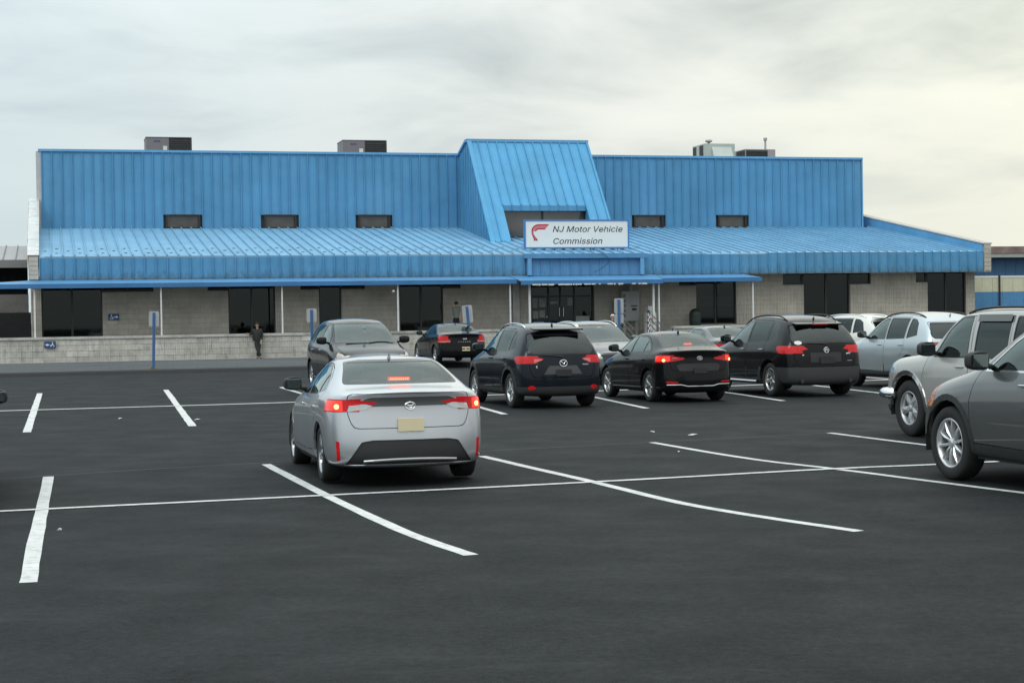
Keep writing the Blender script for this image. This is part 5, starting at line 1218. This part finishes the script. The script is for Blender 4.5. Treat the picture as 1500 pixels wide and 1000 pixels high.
# ---- big black SUV
mdx_det = dict(tail=[dict(name='tail_lamp', mat=M_REDG, rear=[(.93, .90), (.93, 1.06), (.50, 1.06), (.40, .985), (.62, .95), (.72, .895)], side=[(3.95, 1.02), (4.05, .91), (4.8, .90), (4.8, 1.06), (4.02, 1.06)]),],
    rear_parts=[('plate_recess', [(-.36, .72), (.36, .72), (.36, .93), (-.36, .93)], M_BLKPL, -.01)], antenna=(3.9, 'fin'), mirror=1.2, chrome_handles=True,
    lower_mat=mat('charcoal_bumper', (.03, .032, .034), .5, var=.08))
h = make_car('large_suv', 'large black SUV with a white oval sticker right of the small black sedan', 'car', SUV, 4.95, 2.06, 1.91, (6.52, 41.05), 17.5, blk, lev=2, rim=(5, None, .66, 'double'), details=mdx_det, rails=(M_BLKPL, 1.75, 3.85, .045), lower=.62, Rs=1.0)
rear_tube(h, 'maker_emblem', [ell(0, 1.085, .062, .062), [(-.035, 1.055), (-.008, 1.13)], [(.035, 1.055), (.008, 1.13)], [(-.025, 1.085), (.025, 1.085)]], .007, M_CHROME, .010)
wiper(h, [on_rear(h, y, z, .02) for y, z in ((-.02, 1.225), (.16, 1.24), (.32, 1.245), (.46, 1.25))])
bm = NB(); pts = [on_rear(h, a, b, .004) for a, b in ell(.66, 1.26, .085, .045)[:-1]]; bm.faces.new([bm.verts.new(p) for p in pts]); obj('oval_sticker', bm, mat('sticker_white', (.65, .65, .62), .5), h['car'])
rear_text(h, 'ACURA', .60, .965, .055, M_CHROME, 1.2); rear_text(h, 'MDX', -.52, .985, .055, M_CHROME, 1.3); bm = NB(); p = on_rear(h, -.58, .83, .004); rbox(bm, p.x, p.y, p.z, .006, .16, .016, .002); obj('side_badge', bm, M_CHROME, h['car'])
rear_plate(h, .86, .36, .17, m=M_BLKPL)
bm = NB(); x = h['X'](4.08); rbox(bm, x-.03, 0, 1.69, .26, 1.2, .045, .02, Matrix.Rotation(-.16, 4, 'Y')); obj('spoiler', bm, blk, h['car'], True)
bm = NB(); p = on_rear(h, 0, 1.675, .03); rbox(bm, x-.17, 0, 1.68, .03, .38, .03, .005); obj('centre_brake_lamp', bm, M_REDG, h['car'])
for sd in (1, -1): bm = NB(); p = on_rear(h, sd*.62, .38, -.06); tube(bm, [p, p+Vector((-.1, 0, 0))], .05, 12); obj('exhaust_tip', bm, mat('dark_tip', (.08, .08, .08), .3, .8), h['car'])
bm = NB(); tube(bm, [(h['X'](1.5), 1.0, .34), (h['X'](3.05), 1.0, .34)], .04, 8); obj('running_board', bm, M_CHROME, h['car'])

# ---- silver blue SUV
sbl = paint('silver_blue', (.46, .51, .53), .7, .34)
x5_det = dict(tail=[dict(name='tail_lamp', mat=mat('rose_lens', (.30, .05, .05), .12, coat=.6), rear=[(.93, .88), (.93, 1.06), (.52, 1.0), (.56, .88)], side=[(4.05, .96), (4.16, .88), (4.8, .88), (4.8, 1.06), (4.2, 1.04)])], mirror=1.1, antenna=(3.9, 'fin'), chrome_handles=False, lower_mat=mat('grey_cladding', (.055, .058, .06), .6))
h = make_car('silver_suv', 'silver blue SUV with grey lower cladding parked beyond the large black SUV', 'car', SUV, 4.85, 2.0, 1.93, (10.25, 43.0), 17.5, sbl, lev=2, rim=(5, None, .68, 'double'), details=x5_det, rails=(M_BLKPL, 1.95, 3.85, .03), lower=.55, mirror_col=M_BLKPL)

# ---- beige truck based SUV
bei = paint('pewter_beige', (.42, .41, .385), .5, .32)
th_det = dict(mirror=1.35, head_mat=M_HEAD)
BOXY = dict(SUV); BOXY['st'] = [(.24, 1.03, .93, .84), (.5, 1.07, .98, .90), (.9, 1.10, 1.01, .92), (1.22, 1.13, 1.03, .92), (1.45, 1.24, 1.05, .92), (1.75, 1.47, 1.06, .92), (2.05, 1.66, 1.06, .92), (2.6, 1.71, 1.06, .92), (3.1, 1.715, 1.06, .92), (3.6, 1.71, 1.06, .92), (3.95, 1.70, 1.06, .91), (4.34, 1.68, 1.06, .89)]
BOXY['wr'] = .70; BOXY['roff'] = (.06, .0, 0, .0, .02, .04, .10, .16); BOXY['R'] = .355; BOXY['Ra'] = .44
BOXY['wins'] = dict(front=[(1.60, 1.075), (2.44, 1.075), (2.42, 1.57), (2.12, 1.57), (1.86, 1.42)], rear=[(2.60, 1.075), (3.34, 1.075), (3.34, 1.57), (2.60, 1.57)], quarter=[(3.46, 1.08), (4.10, 1.08), (4.02, 1.56), (3.46, 1.57)])
BOXY['headR'] = [(.16, .78), (.16, .95), (.42, .95), (.42, .78)]; BOXY['headF'] = [(.50, .76), (.95, .76), (.95, .93), (.50, .93)]
h = make_car('beige_suv', 'boxy pewter beige SUV with chrome bumper and window visor, behind the dark grey SUV', 'car', BOXY, 5.05, 2.0, 2.02, (7.55, 25.2), 16.5, bei, lev=2, glass_f=M_GCLR, rim=(5, mat('alloy_dull', (.45, .46, .47), .4, .7), .60, 'fat'), details=th_det, rails=(M_BLKPL, 2.2, 4.2, .03), mirror_col=M_BLKPL, arch_trim=M_CHROME, lower=.40, Rs=1.05)
bm = NB(); tube(bm, [(h['X'](.62), 1.0, .66), (h['X'](.30), .985, .66)] + [(h['front'](y, .66)[0]+.05, y, .66) for y in (.86, .6, .3, 0, -.3, -.6, -.86)] + [(h['X'](.30), -.985, .66)], .085, 10); obj('chrome_bumper', bm, M_CHROME, h['car'], True)
for sd in (1, -1):
    s0, s1 = 2.58, 3.36; z0 = 1.56*h['sz']; pts = [(h['X'](s0+(s1-s0)*k/6), h['side'](h['X'](s0+(s1-s0)*k/6), z0, sd)[0]+sd*.02, z0) for k in range(7)]
    bm = NB()
    for p, q in zip(pts, pts[1:]):
        vs = [bm.verts.new(v) for v in ((p[0], p[1]-sd*.01, p[2]+.05), (q[0], q[1]-sd*.01, q[2]+.05), (q[0], q[1]+sd*.03, q[2]-.05), (p[0], p[1]+sd*.03, p[2]-.05))]; bm.faces.new(vs)
    obj('window_visor', bm, mat('visor_smoke', (.06, .06, .055), .2, coat=.5), h['car'])

# ---- dark grey SUV at the right edge
gry = paint('graphite', (.115, .120, .121), .6, .28)
kia_det = dict(mirror=1.3, head_mat=M_AMB, chrome_handles=True)
h = make_car('grey_suv', 'graphite grey SUV with ten spoke silver wheel, cut by the right edge of the photo', 'car', SUV, 5.25, 2.08, 2.0, (6.46, 18.35), 16.0, gry, lev=3, glass_f=M_GCLR, rim=(10, mat('bright_alloy', (.62, .63, .64), .3, .7), .67, 'ten'), details=kia_det, arch_trim=M_BLKPL, trim_chrome=True, mirror_col=M_BLKPL, lower=.42, Rs=1.03)

# ---- black SUV facing the camera behind the silver sedan
h = make_car('dark_suv', 'black brown SUV facing the camera, half hidden behind the silver sedan', 'car', SUV, 5.0, 2.08, 1.92, (-4.10, 44.6), 197.0, paint('black_brown', (.018, .018, .020), .4, .26), lev=2, rim=(5, None, .66, 'double'), details=dict(mirror=1.25, head_mat=mat('amber_grey_lens', (.45, .36, .30), .1, .3, coat=.8), chrome_handles=True), z=.06)
wiper(h, [Vector((h['front'](y, z)[0]+.02, y, z)) for y, z in ((-.55, 1.27), (-.3, 1.275), (-.05, 1.28), (.1, 1.27))]); wiper(h, [Vector((h['front'](y, z)[0]+.02, y, z)) for y, z in ((.05, 1.28), (.3, 1.31), (.5, 1.305), (.7, 1.27))])
bm = NB(); 
for (z0, z1, mm, nm) in ((1.68, 1.70, mat('tag_white', (.7, .72, .7), .6), 'sticker'), (1.53, 1.665, mat('tag_blue', (.10, .30, .42), .6), 'hanging_tag')):
    bm = NB(); x = h['front'](.08, (z0+z1)/2)[0]-.06; vs = box(bm, x-.003, x, .035, .115 if nm != 'hanging_tag' else .11, z0, z1); obj(nm, bm, mm, h['car'])
# ---- charcoal SUV facing the camera behind the crossover
h = make_car('charcoal_suv', 'charcoal SUV facing the camera behind the blue black crossover, white tag on its windscreen', 'car', SUV, 4.7, 1.92, 1.80, (2.42, 49.2), 197.0, paint('charcoal', (.06, .065, .068), .5, .28), lev=2, rim=(5, None, .66, 'double'), details=dict(mirror=1.1), rails=(M_CHROME, 2.0, 3.9, .035))
bm = NB(); x = h['front'](0, 1.60)[0]-.03; box(bm, x-.003, x, -.07, .07, 1.585, 1.625); obj('sticker', bm, mat('tag_white', (.7, .72, .7), .6), h['car'])
# ---- grey sedan behind the small black sedan
h = make_car('sedan', 'dark grey green sedan seen from behind over the roof of the small black sedan', 'car', SEDAN, 4.9, 1.87, 1.58, (6.2, 52.5), 17.0, paint('grey_green', (.04, .044, .043), .4, .3), lev=2, glass_r=M_GCLR, rglass=M_GREAR, details=dict(antenna=(3.3, 'fin'), tail=[dict(name='tail_lamp', mat=M_REDG, rear=[(.93, .82), (.93, .96), (.5, .95), (.5, .84)], side=[(4.2, .84), (4.9, .82), (4.9, .96), (4.25, .95)])]))
def pl_x(Hh): return min(Hh['rear'](-.05, .635)[0], Hh['rear'](-.05, .485)[0])+.006
# ---- black sedan by the wall, cream plate
fu_det = dict(tail=[dict(name='tail_lamp_base', mat=M_PINKL, rear=[(.93, .75), (.93, .80), (.60, .80), (.62, .75)], side=[(4.25, .76), (4.9, .75), (4.9, .80), (4.22, .80)]), dict(name='tail_lamp', mat=M_REDG, rear=[(.93, .80), (.93, 1.0), (.68, 1.0), (.56, .86), (.58, .80)], side=[(4.20, .80), (4.9, .80), (4.9, 1.0), (4.35, .99)])], antenna=(3.3, 'fin'), mirror=1.1)
h = make_car('sedan', 'black sedan with cream licence plate parked by the low wall behind the tilted sign post', 'car', SEDAN, 5.0, 1.95, 1.56, (-2.55, 67.0), 17.0, blk, lev=2, glass_r=M_GTINT, rglass=M_GREAR, details=fu_det, z=.17, lower=None)
pl_ = rear_plate(h, .56, .32, .16, y=-.05); bm = NB(); [box(bm, pl_x(h)-.035, pl_x(h)-.03, -.19+k*.045, -.16+k*.045, .53, .595) for k in (0, 1, 2, 4, 5, 6)]; o = obj('plate_characters', bm, M_INK, pl_); o['kind'] = 'stuff'; bm = NB(); x = h['rear'](0, .93)[0]; rbox(bm, x-.01, -.02, .94, .012, .16, .05, .004); obj('maker_emblem', bm, M_CHROME, h['car'])
bm = NB()
for k in range(6): box(bm, h['rear'](0, .83)[0]-.008, h['rear'](0, .83)[0]-.003, -.25+k*.09, -.20+k*.09, .82, .845)
obj('badge_lettering', bm, M_CHROME, h['car'])['kind'] = 'stuff'
# ---- white SUV and white hatchback behind
h = make_car('white_suv', 'white SUV with roof rails and rear spoiler, mostly hidden behind the large black SUV', 'car', SUV, 4.7, 1.9, 1.86, (11.15, 57.0), 40.0, paint('white', (.62, .62, .58), .0, .3), lev=2, details=dict(), rails=(M_CHROME, 1.9, 3.8, .04))
bm = NB(); x = h['X'](4.10); rbox(bm, x-.05, 0, 1.735, .34, 1.15, .04, .018, Matrix.Rotation(-.06, 4, 'Y')); obj('spoiler', bm, paint('white', (.62, .62, .58)), h['car'], True)
make_car('white_hatchback', 'white hatchback between the white SUV and the silver blue SUV', 'car', SUV, 4.4, 1.82, 1.68, (13.6, 56.3), 24.0, paint('pearl_white', (.60, .62, .63), .0, .3), lev=2, details=dict())
# ---- car cut by the left edge
h = make_car('sedan', 'dark sedan cut by the left edge, only mirror and wheel in view', 'car', SEDAN, 4.7, 1.80, 1.46, (-7.04, 19.6), 14.5, paint('black', (.008, .0085, .009)), lev=2, rim=(5, None, .68, 'double'), details=dict(mirror=1.1), mirror_col=M_BLKPL)

# ------------------------------------------------------------------ people
def skin(name, pts, edges, m, parent, lev=2, root=0):
    me = bpy.data.meshes.new(name); me.from_pydata([p[0] for p in pts], edges, []); o = bpy.data.objects.new(name, me); link(o)
    md = o.modifiers.new('k', 'SKIN'); md.use_smooth_shade = True
    for i, p in enumerate(pts):
        r = p[1]; me.skin_vertices[0].data[i].radius = (r, r) if isinstance(r, float) else r
        me.skin_vertices[0].data[i].use_root = (i == root)
    s = o.modifiers.new('s', 'SUBSURF'); s.levels = lev
    dg = bpy.context.evaluated_depsgraph_get(); m2 = bpy.data.meshes.new_from_object(o.evaluated_get(dg)); bpy.data.objects.remove(o)
    return obj(name, m2, m, parent, True)
M_SKIN = mat('skin', (.42, .25, .18), .55, var=.05); M_HAIRD = mat('dark_hair', (.012, .010, .009), .7)
def person(label, loc, rz, J, cj, ct, chair_, shoe=(.01, .01, .01), short=False, scale=1.0, cap_=None):
    t_ = thing('person', label, 'person', loc, rz); t_.scale = (scale,)*3
    V_ = Vector; P = {k: V_(v) for k, v in J.items()}
    pts = [(P['pelvis'], .10), (P['waist'], .09), (P['chest'], .10), (P['neck'], .052), (P['chin'], .055), (P['head'], (.078, .092)), (P['crown'], .055)]
    ed = [(0, 1), (1, 2), (2, 3), (3, 4), (4, 5), (5, 6)]
    for sd in 'LR':
        b = len(pts); pts += [(P['hip'+sd], .075), (P['knee'+sd], .058), (P['ankle'+sd], .040), (P['toe'+sd], .036)]; ed += [(0, b), (b, b+1), (b+1, b+2), (b+2, b+3)]
        b = len(pts); pts += [(P['sho'+sd], .050), (P['elb'+sd], .042), (P['wri'+sd], .028), (P['hand'+sd], (.040, .018))]; ed += [(2, b), (b, b+1), (b+1, b+2), (b+2, b+3)]
        d = (P['hand'+sd]-P['wri'+sd]).normalized(); sidev = d.cross(V_((0, 1, 0))).normalized()
        if sidev.length < .1: sidev = V_((1, 0, 0))
        h0 = len(pts)-1
        for k, (o_, l_) in enumerate(((-.030, .075), (-.010, .085), (.010, .08), (.030, .065))):
            a = P['hand'+sd] + sidev*o_ + d*.03; b2 = len(pts); pts += [(a, .0105), (a+d*l_*.5+V_((0, -.008, 0)), .0095), (a+d*l_+V_((0, -.022, 0)), .0075)]; ed += [(h0, b2), (b2, b2+1), (b2+1, b2+2)]
        b2 = len(pts); a = P['wri'+sd] + d*.03 - sidev*.03; pts += [(a, .013), (a+d*.035-sidev*.025, .011), (a+d*.065-sidev*.03, .009)]; ed += [(h0-1, b2), (b2, b2+1), (b2+1, b2+2)]
    body_ = skin('body', pts, ed, M_SKIN, t_, 1)
    # trousers
    pts = [(P['pelvis']+V_((0, 0, .06)), .150), (P['pelvis'], .152)]; ed = [(0, 1)]
    for sd in 'LR': b = len(pts); pts += [(P['hip'+sd], .125), (P['knee'+sd], .095), (P['ankle'+sd]+V_((0, 0, .05)), .080), (P['ankle'+sd]+V_((0, 0, .0)), .072)]; ed += [(1, b), (b, b+1), (b+1, b+2), (b+2, b+3)]
    skin('trousers', pts, ed, ct, t_, 1, 1)
    pts = [(P['pelvis']+V_((0, 0, -.10)), .17), (P['waist'], .160), (P['chest'], .175), (P['neck']-V_((0, 0, .05)), .085), (P['neck']+V_((0, 0, .0)), .068)]; ed = [(0, 1), (1, 2), (2, 3), (3, 4)]
    for sd in 'LR':
        b = len(pts); pts += [(P['sho'+sd], .082), (P['elb'+sd] if not short else P['sho'+sd].lerp(P['elb'+sd], .7), .060)]; ed += [(2, b), (b, b+1)]
        if not short: pts += [(P['elb'+sd].lerp(P['wri'+sd], .93), .042)]; ed += [(b+1, b+2)]
    skin('shirt' if short else 'jacket', pts, ed, cj, t_, 1, 1)
    for sd in 'LR': skin('shoe', [(P['ankle'+sd]+V_((0, .03, -.045)), .042), (P['ankle'+sd].lerp(P['toe'+sd], .5)+V_((0, 0, -.02)), .045), (P['toe'+sd]+V_((0, 0, -.008)), (.042, .03))], [(0, 1), (1, 2)], mat('shoe_dark', shoe, .6), t_, 1)
    # face: nose, ears, eyes, mouth
    hd = P['head']; fw = V_(J.get('face', (0, -1, 0))).normalized(); sdv = fw.cross(V_((0, 0, 1))).normalized(); up = V_((0, 0, 1))
    bm = NB(); a = hd+fw*.082; vs = [bm.verts.new(a+up*.02), bm.verts.new(a+sdv*.014-up*.022), bm.verts.new(a-sdv*.014-up*.022), bm.verts.new(a+fw*.022-up*.02)]
    for q in ((0, 1, 3), (0, 3, 2), (1, 2, 3)): bm.faces.new([vs[i] for i in q])
    obj('nose', bm, M_SKIN, body_)
    for s in (1, -1):
        bm = NB(); bmesh.ops.create_uvsphere(bm, u_segments=8, v_segments=6, radius=.012); bmesh.ops.translate(bm, vec=hd+fw*.078+sdv*.03*s+up*.018, verts=bm.verts); obj('eye', bm, mat('eye', (.03, .02, .02), .2), body_)
        bm = NB(); bmesh.ops.create_uvsphere(bm, u_segments=8, v_segments=6, radius=.025); bmesh.ops.translate(bm, vec=hd+sdv*.082*s, verts=bm.verts); obj('ear', bm, M_SKIN, body_, True)
    bm = NB(); rbox(bm, *(hd+fw*.078-up*.05), .04, .01, .012, .003); obj('mouth', bm, mat('lips', (.28, .10, .09), .5), body_)
    bm = NB(); bmesh.ops.create_uvsphere(bm, u_segments=16, v_segments=10, radius=.105); bmesh.ops.translate(bm, vec=hd+up*.035-fw*.018, verts=bm.verts)
    dl = [f for f in bm.faces if (f.calc_center_median()-hd).dot(fw) > .03 and (f.calc_center_median()-hd).z < .07 or (f.calc_center_median()-hd).z < -.03]; bmesh.ops.delete(bm, geom=dl, context='FACES')
    obj('cap' if cap_ else 'hair', bm, cap_ or chair_, t_, True)
    return t_
stand = dict(pelvis=(0, .02, .90), waist=(0, .01, 1.06), chest=(0, 0, 1.30), neck=(0, 0, 1.46), chin=(0, -.015, 1.53), head=(0, -.02, 1.60), crown=(0, -.01, 1.68),
 hipL=(-.09, .02, .86), kneeL=(-.10, 0, .48), ankleL=(-.10, .03, .09), toeL=(-.11, -.12, .045), hipR=(.09, .02, .86), kneeR=(.10, 0, .48), ankleR=(.10, .03, .09), toeR=(.11, -.12, .045),
 shoL=(-.18, 0, 1.39), elbL=(-.22, .03, 1.12), wriL=(-.21, -.03, .88), handL=(-.21, -.05, .80), shoR=(.18, 0, 1.39), elbR=(.22, .03, 1.12), wriR=(.21, -.03, .88), handR=(.21, -.05, .80))
lean = dict(stand); lean.update(pelvis=(.0, .0, .88), waist=(.01, .01, 1.04), chest=(.02, .03, 1.28), neck=(.02, .03, 1.44), chin=(.01, .01, 1.51), head=(.0, .0, 1.585), crown=(.01, .01, 1.66), face=(-.25, -1, .1),
 hipL=(-.08, 0, .85), kneeL=(.0, -.07, .47), ankleL=(.12, -.12, .09), toeL=(.17, -.26, .045), hipR=(.09, 0, .85), kneeR=(.07, .0, .47), ankleR=(.03, .02, .09), toeR=(-.03, -.11, .045),
 shoL=(-.16, .02, 1.37), elbL=(-.28, .10, 1.13), wriL=(-.40, -.05, 1.16), handL=(-.46, -.09, 1.17), shoR=(.20, .02, 1.36), elbR=(.25, .04, 1.09), wriR=(.20, -.08, .86), handR=(.18, -.10, .79))
p0 = G(9.32, -1.76, .12)
person('man in black jacket and trousers leaning against the low wall with legs crossed', p0, YAW, lean, mat('black_jacket', (.014, .016, .017), .85, var=.2), mat('dark_trousers', (.022, .023, .024), .9, var=.2), M_HAIRD, scale=1.0)
arm = dict(stand); arm.update(elbL=(-.20, -.10, 1.56), wriL=(-.10, -.02, 1.78), handL=(-.05, .0, 1.84), face=(0, 1, 0), shoL=(-.17, 0, 1.40))
person('person in grey green shirt, one arm raised, on the walkway behind the tilted sign', G(19.55, .1, 1.12), YAW, arm, mat('grey_green_shirt', (.15, .17, .16), .9, var=.15), mat('black_trousers', (.01, .01, .011), .9), M_HAIRD, short=True, scale=.93)
bend = dict(stand); bend.update(face=(-.6, -.8, 0))
person('person wearing a black and white cap, only the head showing above the parked cars', G(25.6, -6.5, .16), YAW+.4, bend, mat('dark_coat', (.015, .015, .016), .9), mat('black_trousers', (.01, .01, .011), .9), M_HAIRD, scale=1.04, cap_=mat('cap_white', (.45, .46, .48), .8, var=.5, vscale=9))
